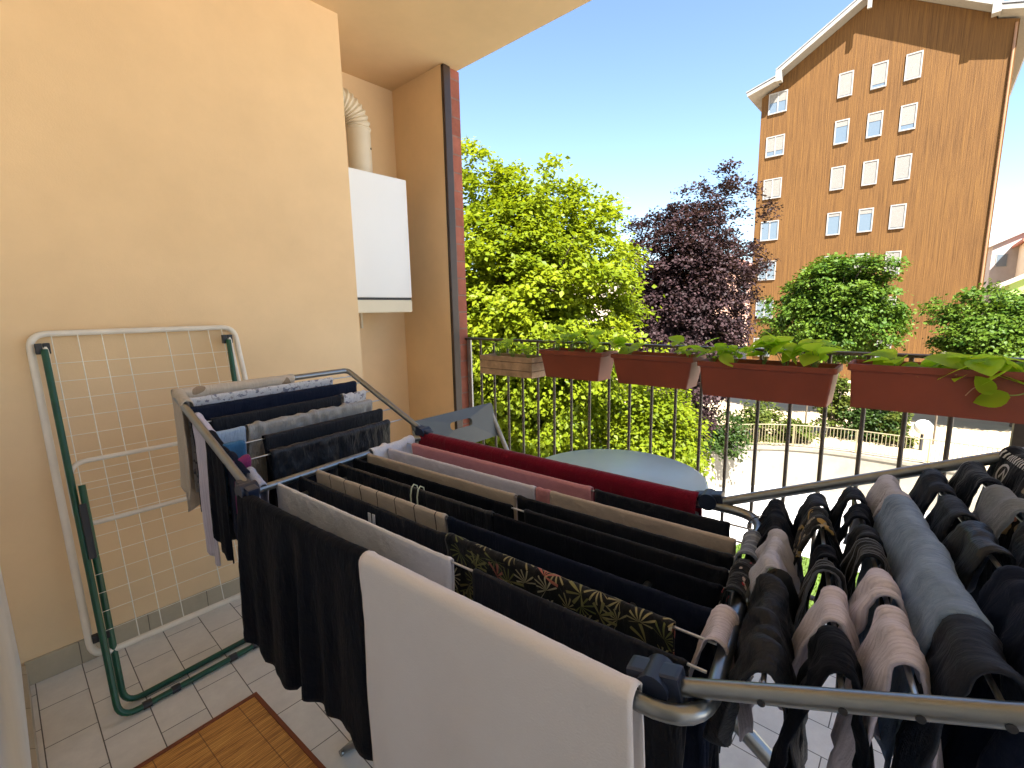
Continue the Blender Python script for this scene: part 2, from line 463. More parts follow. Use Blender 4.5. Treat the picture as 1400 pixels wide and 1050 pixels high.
wall = tag(MB().prism([(-0.6,YW),(1.31,YW),(1.31,2.733),(1.945,2.733),(1.945,YW+0.004),(1.992,YW+0.004),(1.992,3.3),(-0.6,3.3)], -5.5, 2.684).build('balcony_wall', M['plaster']),
           'apricot plastered side wall with a recess for the boiler', 'wall')
sk = MB()
sk.bbox(-0.066, 1.312, YW-0.011, YW+0.002, 0.001, 0.09, 0.002)
sk.build('skirting', M['skirt'], wall)
hw = tag(MB().box(-9.0, -0.076, -12.0, YW-0.002, -5.5, -0.222).box(-9.0, -0.3, -12.0, 12.0, 2.956, 10.4).box(-0.33, -0.073, 0.95, YW-0.002, -0.22, 2.684).box(-0.33, -0.073, -12.0, -0.45, -0.22, 2.684).box(-0.33, -0.073, -0.45, 0.95, 2.28, 2.684).build('house_wall', M['cream']), 'pale cream house wall at the far left edge beside the folded rack', 'wall')
MB().bbox(-0.075, -0.062, 0.952, YW-0.012, 0.001, 0.085, 0.002).build('skirting', M['skirt'], hw)
MB().box(-0.75, -0.331, -0.75, -0.65, 0.0, 2.70).box(-0.75, -0.331, 1.05, 1.15, 0.0, 2.70).box(-0.85, -0.75, -0.75, 1.15, 0.0, 2.70).build('fill_bounce_wall', M['cream'], hw)  # unseen shallow recess, its pale back wall placed to bounce fill onto the laundry
MB().box(-0.85, -0.601, -0.75, 1.15, 2.702, 2.95).build('interior_ceiling', M['cream'], hw)
MB().box(-0.85, -0.0755, -0.75, 1.15, -0.20, -0.001).build('interior_floor', M['skirt'], hw)
MB().box(-0.30, -0.0735, -0.45, -0.40, 0.0, 2.28).box(-0.30, -0.0735, 0.90, 0.95, 0.0, 2.28).box(-0.30, -0.0735, -0.40, 0.90, 2.23, 2.28).build('door_frame', M['white_enamel'], hw)
pier = tag(MB().box(1.9965, 2.080, YW-0.004, 3.32, -5.5, 2.678).build('brick_pier', M['brick']), 'red brick pier edge at the end of the balcony wall', 'pier')
MB().bbox(1.944, 1.9955, YW-0.022, YW+0.0035, 0.02, 2.676, 0.006).build('corner_strip', M['brown_metal'], pier)

# boiler in the recess
bo = thing('gas_boiler', 'white wall hung gas boiler in the wall recess', 'boiler', (1.555, 2.733, 1.27))
m = MB(); m.bbox(-0.21, 0.205, -0.35, -0.001, 0.083, 0.765, 0.006); m.build('casing', M['white_enamel'], bo)
m = MB(); m.bbox(-0.209, 0.204, -0.343, -0.002, 0.070, 0.0825, 0.001); m.build('seam_strip', M['dark_plastic'], bo)
m = MB(); m.bbox(-0.21, 0.205, -0.349, -0.001, -0.004, 0.0695, 0.008); m.build('lower_cover', M['cream_enamel'], bo)
for px in (-0.15, -0.06, 0.04): MB().tube([(px,-0.03,-0.10),(px,-0.03,-0.005)], 0.009).build('pipe', M['flue'], bo)
fl = thing('flue_pipe', 'white flue pipe with a ribbed elbow above the boiler', 'flue pipe', (1.575, 2.56, 2.035))
m = MB(); m.tube([(0,0,-0.002),(0,0,0.27)], 0.066, 28); m.tube([(0,0,0.0),(0,0,0.02)], 0.072, 28); m.build('straight_pipe', M['flue'], fl)
pts = []; rr = []
nrib = 9
for i in range(nrib*8+1):
    a = (PI/2)*i/(nrib*8)
    pts.append((-0.135+0.135*math.cos(a), 0, 0.27+0.135*math.sin(a)))
    rr.append(0.066 + 0.0055*math.sin(2*PI*i/8.0))
m = MB(); m.tube(pts, rr, 28); m.tube([(-0.135,0,0.405),(-0.24,0,0.405)], 0.064, 28); m.build('elbow', M['flue'], fl)
m = MB(); m.tube([(0.040,-0.048,0.17),(0.044,-0.053,0.17)], 0.006, 10); m.build('test_plug', M['dark_plastic'], fl)

# ------------------------------------------------------------------ railing
rl = thing('balcony_railing', 'dark metal balcony railing with thin vertical bars', 'railing', (RX, 2.2, 0))
def rloc(p): return (p[0]-RX, p[1]-2.2, p[2])
MB().bbox(-0.02, 0.02, -6.2, 0.04, 1.083, 1.095, 0.003).build('top_rail', M['rail'], rl)
MB().bbox(-0.012, 0.012, -6.2, 0.04, 0.09, 0.102, 0.003).build('bottom_rail', M['rail'], rl)
for k in range(30):
    y = 2.116 - 0.1158*k - 2.2
    if abs(y+2.435) < 0.05: continue
    MB().tube([(0,y,0.10),(0,y,1.085)], 0.0074, 8).build('baluster', M['rail'], rl)
p0 = MB(); p0.bbox(-0.006, 0.006, 0.003, 0.037, -0.1, 1.082, 0.002)
for z in (0.55, 0.75, 0.86, 1.0): p0.tube([(-0.010,0.02,z),(-0.004,0.02,z)], 0.007, 8)
p0.build('end_post', M['galv'], rl)
for y in (-2.455,):
    q = MB(); q.bbox(-0.022, 0.022, y-0.03, y+0.03, -0.15, 1.082, 0.003); q.build('post', M['rail'], rl)

# ------------------------------------------------------------------ planters and seedlings
def trough(name, label, y0, y1, zt, zb, xf, xb, mat_, taper=0.028, tilt=0.0, cat='planter', group=None):
    yc = (y0+y1)/2; t = thing(name, label, cat, (0.5*(xf+xb), yc, zb), tilt, group)
    h = zt-zb; L = (y1-y0)/2; W = (xb-xf)/2; T = taper
    def ring(dl, dw, z): return [(-W+dw, -L+dl, z), (W-dw, -L+dl, z), (W-dw, L-dl, z), (-W+dw, L-dl, z)]
    rs = [ring(T, T*0.7, 0), ring(0.010, 0.008, h*0.80), ring(0.008, 0.006, h*0.84), ring(0.0, 0.0, h*0.86), ring(0.0, 0.0, h),
          ring(0.009, 0.009, h), ring(0.012, 0.012, h*0.8), ring(T+0.005, T*0.7+0.005, 0.006)]
    bm = bmesh.new()
    vr = [[bm.verts.new(p) for p in r] for r in rs]
    bm.faces.new(list(reversed(vr[0])))
    for a in range(len(vr)-1):
        for k in range(4):
            bm.faces.new((vr[a][k], vr[a][(k+1) % 4], vr[a+1][(k+1) % 4], vr[a+1][k]))
    bm.faces.new(vr[-1])
    bmesh.ops.recalc_face_normals(bm, faces=bm.faces)
    ve = [e for e in bm.edges if abs(e.verts[0].co.z-e.verts[1].co.z) > 0.004]
    bmesh.ops.bevel(bm, geom=ve, offset=0.006, segments=3, affect='EDGES', profile=0.5)
    me = bpy.data.meshes.new('body'); bm.to_mesh(me); bm.free()
    link('body', me, mat_, t)
    zs = h*0.72
    nx, ny = 8, 26
    vs = []; fs = []
    rng = random.Random(len(label))
    for i in range(nx+1):
        for j in range(ny+1):
            vs.append((-W+0.014+(2*W-0.028)*i/nx, -L+0.014+(2*L-0.028)*j/ny, zs+rng.uniform(-0.006, 0.008)))
    for i in range(nx):
        for j in range(ny):
            a = i*(ny+1)+j; fs.append((a, a+ny+1, a+ny+2, a+1))
    MB().add(vs, fs, True).build('soil', M['soil'], t)
    return t

GP = 'terracotta troughs hanging along the railing'
trough('trough_planter', 'terracotta trough second from the wall, next to the wooden box', 1.125, 1.498, 1.062, 0.922, 1.885, 2.045, M['terracotta'], 0.03, 0.0, group=GP)
trough('trough_planter', 'terracotta trough in the middle of the row, end touching its left neighbour', 0.700, 1.078, 1.062, 0.926, 1.885, 2.045, M['terracotta'], 0.03, 0.0, group=GP)
trough('trough_planter', 'terracotta trough crowded with seedlings, left of the gap in the row', 0.216, 0.682, 1.052, 0.914, 1.880, 2.045, M['terracotta'], 0.022, 0.0, group=GP)
trough('trough_planter', 'biggest terracotta trough at the right edge with a tendril across its front', -0.62, 0.188, 1.072, 0.926, 1.880, 2.045, M['terracotta'], 0.016, 0.0, group=GP)
wb = thing('wooden_planter', 'small weathered wooden planter box nearest the brick pier', 'planter', (1.965, 1.74, 0.905))
for i, (z0, z1) in enumerate(((0.0,0.033),(0.036,0.078),(0.081,0.108))):
    m = MB()
    m.bbox(-0.078, -0.066, -0.195, 0.195, z0, z1, 0.002); m.bbox(0.066, 0.078, -0.195, 0.195, z0, z1, 0.002)
    m.bbox(-0.066, 0.066, -0.195, -0.183, z0, z1, 0.002); m.bbox(-0.066, 0.066, 0.183, 0.195, z0, z1, 0.002)
    m.build('board', M['woodbox'], wb)
MB().box(-0.065, 0.065, -0.182, 0.182, 0.004, 0.085).build('soil', M['soil'], wb)

def leaf_mesh(rng, L, W, cup, lobes=False):
    """one leaf lying along +X from the origin, bent along its rib"""
    vs = []; fs = []
    n = 6
    for i in range(n+1):
        t = i/n
        wdt = W*(math.sin(PI*min(1, t*0.96+0.04))**0.72)*(1.15-0.45*t)
        x = L*t; zz = -cup*L*t*t*0.8
        vs += [(x, -wdt, zz+cup*wdt*0.7), (x, -wdt*0.5, zz+cup*wdt*0.2), (x, 0, zz-0.0), (x, wdt*0.5, zz+cup*wdt*0.2), (x, wdt, zz+cup*wdt*0.7)]
    for i in range(n):
        for k in range(4):
            a = i*5+k; fs.append((a, a+1, a+6, a+5))
    return vs, fs

def seedling(name, label, pos, h, nl, size, seed, group='seedlings growing in the railing planters', lean=(0, 0)):
    rng = random.Random(seed)
    t = thing(name, label, 'seedling', pos, 0, group)
    st = MB(); lf = MB(); rn = []
    for i in range(nl):
        a = rng.uniform(0, 2*PI); rad = rng.uniform(0.25, 1.0)*h*0.75
        tip = Vector((math.cos(a)*rad*0.75+lean[0]*h, math.sin(a)*rad+lean[1]*h, h*rng.uniform(0.55, 1.05)))
        mid = tip*0.5 + Vector((0, 0, h*0.15))
        pts = [Vector((rng.uniform(-.004,.004), rng.uniform(-.004,.004), 0)), mid*0.6, mid, tip]
        st.tube(pts, [0.0016, 0.0014, 0.0012, 0.0010], 5)
        for rep in range(rng.choice((1, 1, 2))):
            L = size*rng.uniform(0.7, 1.2); W = L*rng.uniform(0.36, 0.48)
            vs, fs = leaf_mesh(rng, L, W, rng.uniform(0.15, 0.5))
            rot = Matrix.Rotation(a+rng.uniform(-1.2, 1.2)+rep*2.2, 4, 'Z') @ Matrix.Rotation(rng.uniform(-0.75, 0.45), 4, 'Y') @ Matrix.Rotation(rng.uniform(-0.5, 0.5), 4, 'X')
            lf.add([tip + rot @ Vector(v) for v in vs], fs, True)
            rn += [rng.random()]*len(fs)
    st.build('stem', M['stem'], t)
    lo = lf.build('leaf', M['planter_leaf'], t)
    at = lo.data.attributes.new('rnd', 'FLOAT', 'FACE'); at.data.foreach_set('value', rn)
    return t

SE = 'seedlings growing in the railing planters'
for i, (y, x, h, n, s, lb) in enumerate((
    (1.86, 1.97, 0.07, 8, 0.038, 'low bushy green seedling nearest the wall end of the wooden box'),
    (1.75, 1.97, 0.085, 7, 0.045, 'green seedling in the middle of the wooden box'),
    (1.63, 1.96, 0.06, 8, 0.036, 'low seedling at the terracotta end of the wooden box'),
    (1.43, 1.96, 0.075, 7, 0.045, 'lime green seedling near the wooden box in the second planter'),
    (1.35, 1.96, 0.10, 7, 0.05, 'taller seedling with round leaves in the second planter'),
    (1.24, 1.96, 0.085, 6, 0.055, 'broad leaved seedling at the middle of the second planter'),
    (1.17, 1.95, 0.05, 4, 0.04, 'small seedling at the right end of the second planter'),
    (1.02, 1.95, 0.065, 4, 0.062, 'lone round leaved seedling at the left of the bare middle trough'),
    (0.73, 1.94, 0.07, 5, 0.062, 'round leaved seedling at the right end of the middle trough'),
    (0.64, 1.93, 0.06, 5, 0.055, 'pale green seedling leaning over the left rim of the crowded trough'),
    (0.56, 1.95, 0.055, 4, 0.055, 'seedling second from left in the crowded trough'),
    (0.46, 1.95, 0.075, 6, 0.066, 'broad leaved seedling in the middle of the crowded trough'),
    (0.38, 1.95, 0.085, 6, 0.07, 'tallest broad leaved seedling in the crowded trough'),
    (0.29, 1.95, 0.075, 6, 0.066, 'seedling at the right end of the crowded trough'),
    (0.07, 1.95, 0.045, 3, 0.068, 'pair of broad leaves at the left of the biggest trough'),
    (-0.02, 1.95, 0.045, 3, 0.068, 'flat broad leaved seedling in the middle of the biggest trough'),
    (-0.13, 1.94, 0.055, 4, 0.095, 'large leaved seedling near the right edge in the biggest trough'),
    (-0.20, 1.93, 0.06, 4, 0.095, 'large leaved seedling cut by the right picture edge'))):
    z = {True: 0.99}.get(y > 1.55, 1.03)
    seedling('seedling', lb, (x, y, z), h*1.3, n+4, s*1.08, 100+i, lean=(-0.1, 0))
# trailing tendril on the biggest trough
td = thing('trailing_vine', 'vine shoot with curled tendril trailing over the front of the biggest trough', 'vine', (1.872, -0.19, 1.07))
def tw(p): return (p[0]-1.872, p[1]+0.19, p[2]-1.07)
pts = [tw(p) for p in ((1.90,-0.25,1.075),(1.868,-0.235,1.03),(1.860,-0.20,1.008),(1.860,-0.165,1.010),(1.861,-0.135,1.012))]
MB().tube(fillet(pts, 0.02), 0.0016, 6).build('stem', M['stem'], td)
pts = []
for i in range(15):
    a = i/14; pts.append(tw((1.861, -0.135+0.036*a, 1.012+0.022*math.sin(PI*a)*(1-0.3*a)-0.014*a)))
MB().tube(pts, 0.0012, 6).build('tendril', mat('tendril_stem', (0.42,0.24,0.13), rough=0.6), td)
for (py, pz, ang, L) in ((-0.155, 1.010, -2.3, 0.062), (-0.185, 1.010, 2.7, 0.075)):
    vs, fs = leaf_mesh(random.Random(4), L, L*0.36, 0.25)
    rot = Matrix(((0,0,-1,0),(-1,0,0,0),(0,1,0,0),(0,0,0,1)))
    R2 = Matrix.Rotation(ang, 4, 'X')
    lo = MB().add([Vector(tw((1.857, py, pz))) + R2 @ (rot @ Vector(v)) for v in vs], fs, True).build('leaf', M['planter_leaf'], td)
    at = lo.data.attributes.new('rnd', 'FLOAT', 'FACE'); at.data.foreach_set('value', [0.1]*len(lo.data.polygons))

# ------------------------------------------------------------------ table, chair, mat
tb = thing('bistro_table', 'round blue grey folding bistro table by the railing', 'table', (1.375, 0.765, 0))
MB().lathe([(0.286,0.676),(0.300,0.680),(0.302,0.690),(0.299,0.699),(0.292,0.7015),(0.0005,0.702)], (0,0,0), 64).build('tabletop', M['table'], tb)
for s in (-1, 1):
    MB().tube([(s*0.19,-0.22,0.012),(s*0.19,0.20,0.674)], 0.010, 10).build('leg', M['table'], tb)
    MB().tube([(s*0.165,0.22,0.012),(s*0.165,-0.20,0.674)], 0.010, 10).build('leg', M['table'], tb)
m = MB(); m.tube([(-0.19,-0.21,0.03),(0.19,-0.21,0.03)], 0.008); m.tube([(-0.165,0.21,0.03),(0.165,0.21,0.03)], 0.008); m.build('stretcher', M['table'], tb)

ch = thing('folding_chair', 'dark grey folding chair with a slotted backrest behind the table', 'chair', (1.255, 1.20, 0), 0.03)
# backrest panel, leaning back
def backM(): return Matrix.Translation((0, 0.20, 0.79)) @ Matrix.Rotation(math.radians(-16), 4, 'X')
bm = bmesh.new()
def rrect(cx, cz, hx, hz, r, n=4):
    out = []
    for (sx, sz, a0) in ((1,1,0),(-1,1,90),(-1,-1,180),(1,-1,270)):
        for k in range(n+1):
            a = math.radians(a0+90*k/n); out.append((cx+sx*(hx-r)+r*math.cos(a), cz+sz*(hz-r)+r*math.sin(a)))
    return out
outer = rrect(0, 0, 0.222, 0.075, 0.012); inner = rrect(0.0, 0.018, 0.062, 0.016, 0.015)
rings = []
for (pp, y) in ((outer, -0.007), (outer, 0.007), (inner, 0.007), (inner, -0.007)):
    rings.append([bm.verts.new((p[0], y + 0.02*(p[0]/0.22)**2, p[1])) for p in pp])
n = len(outer)
for a in range(4):
    b2 = (a+1) % 4
    for k in range(n):
        bm.faces.new((rings[a][k], rings[a][(k+1) % n], rings[b2][(k+1) % n], rings[b2][k]))
bmesh.ops.recalc_face_normals(bm, faces=bm.faces)
bm.transform(backM())
me = bpy.data.meshes.new('backrest'); bm.to_mesh(me); bm.free(); link('backrest', me, M['chair'], ch)
m = MB(); m.bbox(-0.2, 0.2, -0.20, 0.16, 0.445, 0.46, 0.006); m.build('seat', M['chair'], ch)
for s in (-1, 1):
    MB().tube([(s*0.215,0.235,0.82),(s*0.215,-0.22,0.01)], 0.010, 10).build('leg', M['galv'], ch)
    MB().tube([(s*0.19,-0.16,0.45),(s*0.19,0.24,0.01)], 0.010, 10).build('leg', M['galv'], ch)
m = MB(); m.tube([(-0.215,-0.18,0.09),(0.215,-0.18,0.09)], 0.008); m.tube([(-0.19,0.2,0.06),(0.19,0.2,0.06)], 0.008); m.build('stretcher', M['galv'], ch)

mt = thing('bamboo_mat', 'orange brown bamboo mat with a dark cloth border on the tiles', 'mat', (0.21, 1.12, 0), 0.06)
m = MB(); m.box(-0.285, 0.252, -0.62, 0.442, 0.001, 0.007); m.build('slat_panel', M['bamboo'], mt)
m = MB(); bw = 0.012
m.bbox(-0.287, 0.264, 0.438, 0.452, 0.0006, 0.010, 0.002); m.bbox(0.251, 0.264, -0.64, 0.4378, 0.0006, 0.010, 0.002)
m.bbox(-0.305, -0.284, -0.64, 0.458, 0.0006, 0.010, 0.002); m.bbox(-0.283, 0.2505, -0.64, -0.619, 0.0006, 0.010, 0.002)
m.build('border', M['matborder'], mt)

# ------------------------------------------------------------------ folded rack leaning on the wall
b0 = Vector((0, 1.84, 0)); dv = (Vector((0, 2.224, 1.215)) - b0).normalized(); nv = dv.cross(Vector((1, 0, 0))).normalized()   # towards the room
if nv.y > 0: nv = -nv
lr = thing('folded_drying_rack', 'folded white and green drying rack leaning against the apricot wall', 'drying rack', (0.39, 1.84, 0))
def lp(x, wd, off=0.0):
    p = Vector((x, 0, 0)) + b0 + dv*wd + nv*off
    return p - Vector((0.39, 1.84, 0))
def rect(x0, x1, w0, w1, off): return [lp(x0,w0,off), lp(x1,w0,off), lp(x1,w1,off), lp(x0,w1,off)]
MB().tube(fillet(rect(0.088, 0.705, 0.203, 1.278, 0.0), 0.05, closed=True), 0.0105, 12, closed=True).build('center_frame', M['whitecoat'], lr)
# the two folded wings: U tubes
MB().tube(fillet([lp(0.122,1.225,0.022), lp(0.113,0.62,0.026), lp(0.672,0.62,0.026), lp(0.672,1.225,0.022)], 0.05), 0.008, 10).build('wing_frame', M['whitecoat'], lr)
MB().tube(fillet([lp(0.120,0.225,0.022), lp(0.118,0.828,0.026), lp(0.668,0.828,0.026), lp(0.668,0.225,0.022)], 0.05), 0.008, 10).build('wing_frame', M['whitecoat'], lr)
m = MB()
for x in (0.142, 0.208, 0.272, 0.335, 0.464, 0.537, 0.606, 0.655): m.tube([lp(x,0.21,0.004), lp(x,1.27,0.004)], 0.0016, 6)
m.build('long_wires', M['whitewire'], lr)
m = MB()
for i in range(9): wd = 0.67+0.062*i; m.tube([lp(0.114,wd,0.029), lp(0.671,wd,0.029)], 0.0010, 6)
for i in range(9): wd = 0.275+0.060*i; m.tube([lp(0.12,wd,0.034), lp(0.667,wd,0.034)], 0.0010, 6)
m.build('wing_wires', M['whitewire'], lr)
def gleg(x0, x1, wtop, foot, off0, off1):
    a = Vector(lp(x0, wtop, off0)); c = Vector(lp(x1, wtop, off0)); f0 = Vector((x0-0.39, foot-1.84, 0.012)); f1 = Vector((x1-0.39-0.07, foot-1.84+0.03, 0.012))
    return fillet([a, f0, f1, c], 0.05)
MB().tube(gleg(0.118, 0.665, 1.215, 1.80, 0.03, 0.05), 0.0095, 12).build('leg_frame', M['greencoat'], lr)
MB().tube(gleg(0.140, 0.650, 0.75, 1.86, 0.05, 0.05), 0.0095, 12).build('leg_frame', M['greencoat'], lr)
for x in (0.106, 0.125, 0.655, 0.674): MB().bbox(-0.009, 0.009, -0.010, 0.010, -0.018, 0.018, 0.003, Matrix.Translation(lp(x,1.222,0.018))).build('hinge', M['dark_plastic'], lr)
for x in (0.106, 0.128, 0.655, 0.674): MB().bbox(-0.012, 0.009, -0.010, 0.010, -0.012, 0.012, 0.003, Matrix.Translation(lp(x,0.262,0.018))).build('hinge', M['dark_plastic'], lr)
MB().bbox(-0.010, 0.010, -0.007, 0.007, -0.09, 0.09, 0.003, Matrix.Translation(lp(0.132,0.60,0.048)) @ Matrix.Rotation(-0.3, 4, 'X')).build('clamp_plate', M['dark_plastic'], lr)
for (x, s) in ((0.19,0.0),(0.27,0.0),(0.45,0.0),(0.53,0.0)):
    MB().tube([(x-0.39-0.012, 1.80-1.84+0.03*(x-0.118)/0.48, 0.012),(x-0.39+0.012, 1.80-1.84+0.03*(x-0.118)/0.48+0.001, 0.012)], 0.0125, 10).build('rubber_foot', M['dark_plastic'], lr)

# ------------------------------------------------------------------ winged drying rack
RC = Vector((0.685, 0.733, 0.0)); TH = math.radians(6.8)
E1 = Vector((math.cos(TH), math.sin(TH), 0)); E2 = Vector((math.sin(TH), -math.cos(TH), 0))
def rw(u, v, z): return RC + E1*u + E2*v + Vector((0, 0, z))
rk = thing('winged_drying_rack', 'silver winged drying rack full of laundry with both wings raised', 'drying rack', RC)
def rl_(u, v, z): return rw(u, v, z) - RC
T = 0.0098
# centre frame
MB().tube(fillet([rl_(-0.285,-0.475,0.85), rl_(-0.330,0.566,0.845), rl_(0.235,0.552,0.85), rl_(0.305,-0.492,0.85)], 0.065, 8, closed=True), T, 14, closed=True).build('center_frame', M['alu'], rk)
# wings
def zl(v): return 0.855 - 0.55*(v+0.47)
def zr(v): return 0.85 + 0.425*(v-0.49)
MB().tube(fillet([rl_(-0.275,-0.44,0.862), rl_(-0.268,-0.838,1.058), rl_(0.288,-0.838,1.058), rl_(0.308,-0.46,0.862)], 0.02, 6), T, 14).build('wing_frame', M['alu'], rk)
MB().tube(fillet([rl_(0.246,0.455,0.852), rl_(0.285,0.965,zr(0.965)), rl_(-0.312,1.0,1.056), rl_(-0.292,0.492,0.838)], 0.045, 8), T, 14).build('wing_frame', M['alu'], rk)
# lines of the centre section (u at left end, u at right end)
CL = [(-0.195,-0.249), (-0.137,-0.194), (-0.086,-0.131), (-0.020,-0.064), (0.032,-0.012), (0.083,0.040), (0.152,0.100), (0.228,0.164)]
for (ua, ub) in CL:
    MB().tube([rl_(ua,-0.483,0.850), rl_(0.5*(ua+ub),0.03,0.846), rl_(ub,0.552,0.850)], 0.0021, 6).build('line', M['steel'], rk)
LV = [-0.805, -0.765, -0.715, -0.665, -0.615, -0.560]
for v in LV: MB().tube([rl_(-0.275,v,zl(v)), rl_(0.298,v,zl(v))], 0.0021, 6).build('line', M['steel'], rk)
RF = [(0.222,0.577),(0.228,0.640),(0.231,0.690),(0.249,0.739),(0.254,0.791),(0.259,0.839),(0.277,0.893)]
def rline(i, f):
    u0, v0 = RF[i]
    u0b = 0.262
    ua = u0; ub = -0.292 - (v0+0.036-0.492)*0.0394
    u = ua+(ub-ua)*f; v = v0+0.036*f
    return u, v, zr(v0)*(1-f) + (0.838+0.429*(v0+0.036-0.492))*f
for i in range(7):
    a = rline(i, -0.05); c = rline(i, 1.0)
    MB().tube([rl_(*a), rl_(*c)], 0.0026, 8).build('line', M['steel'], rk)
    m = MB(); q = rl_(c[0]-0.0085, c[1], c[2]-0.003); m.tube([q, q - E1*0.0022], 0.0036, 10); m.build('hole_disc', M['dark_plastic'], rk)  # dark disc put in for the shade inside the line's hole
# hinge joints
for (u, v, z, a) in ((-0.294,0.508,0.852,0),(0.250,0.447,0.858,0),(-0.278,-0.455,0.866,0),(0.306,-0.470,0.866,0)):
    m = MB(); Mx = Matrix.Translation(rl_(u, v, z)) @ Matrix.Rotation(TH-PI/2, 4, 'Z') @ Matrix.Rotation(0.25 if v < 0 else -0.2, 4, 'Y')
    m.bbox(-0.030, 0.030, -0.014, 0.014, -0.016, 0.016, 0.005, Mx)
    m.build('hinge', M['blue_plastic'], rk)
    m = MB(); m.tube([rl_(u-0.02, v, z), rl_(u+0.02, v, z)], 0.018, 18); m.build('hinge', M['blue_plastic'], rk)
# crossed legs
for s in (-1, 1):
    u = (-0.10, 0.24)[s > 0]
    MB().tube([rl_(u,0.42,0.815), rl_(u,-0.44,0.012)], 0.009, 12).build('leg', M['alu'], rk)
    u = (-0.13, 0.215)[s > 0]
    MB().tube([rl_(u,-0.44,0.815), rl_(u,0.60,0.012)], 0.009, 12).build('leg', M['alu'], rk)
for v in (0.42, -0.44): MB().tube([rl_(-0.18,v,0.815), rl_(0.26,v,0.815)], 0.006, 10).build('leg_bar', M['alu'], rk)
MB().tube([rl_(-0.115,-0.44,0.012), rl_(0.28,-0.44,0.012)], 0.009, 12).build('foot_bar', M['alu'], rk)
MB().tube([rl_(-0.15,0.60,0.012), rl_(0.24,0.60,0.012)], 0.009, 12).build('foot_bar', M['alu'], rk)
m = MB(); m.tube([rl_(-0.05,0.50,0.672), rl_(-0.05,0.72,0.50)], 0.0125, 10); m.build('wing_brace', M['alu'], rk)
m = MB(); m.tube([rl_(-0.065,0.625,0.575), rl_(-0.065,0.36,0.19)], 0.0135, 10); m.build('wing_brace', M['alu'], rk)

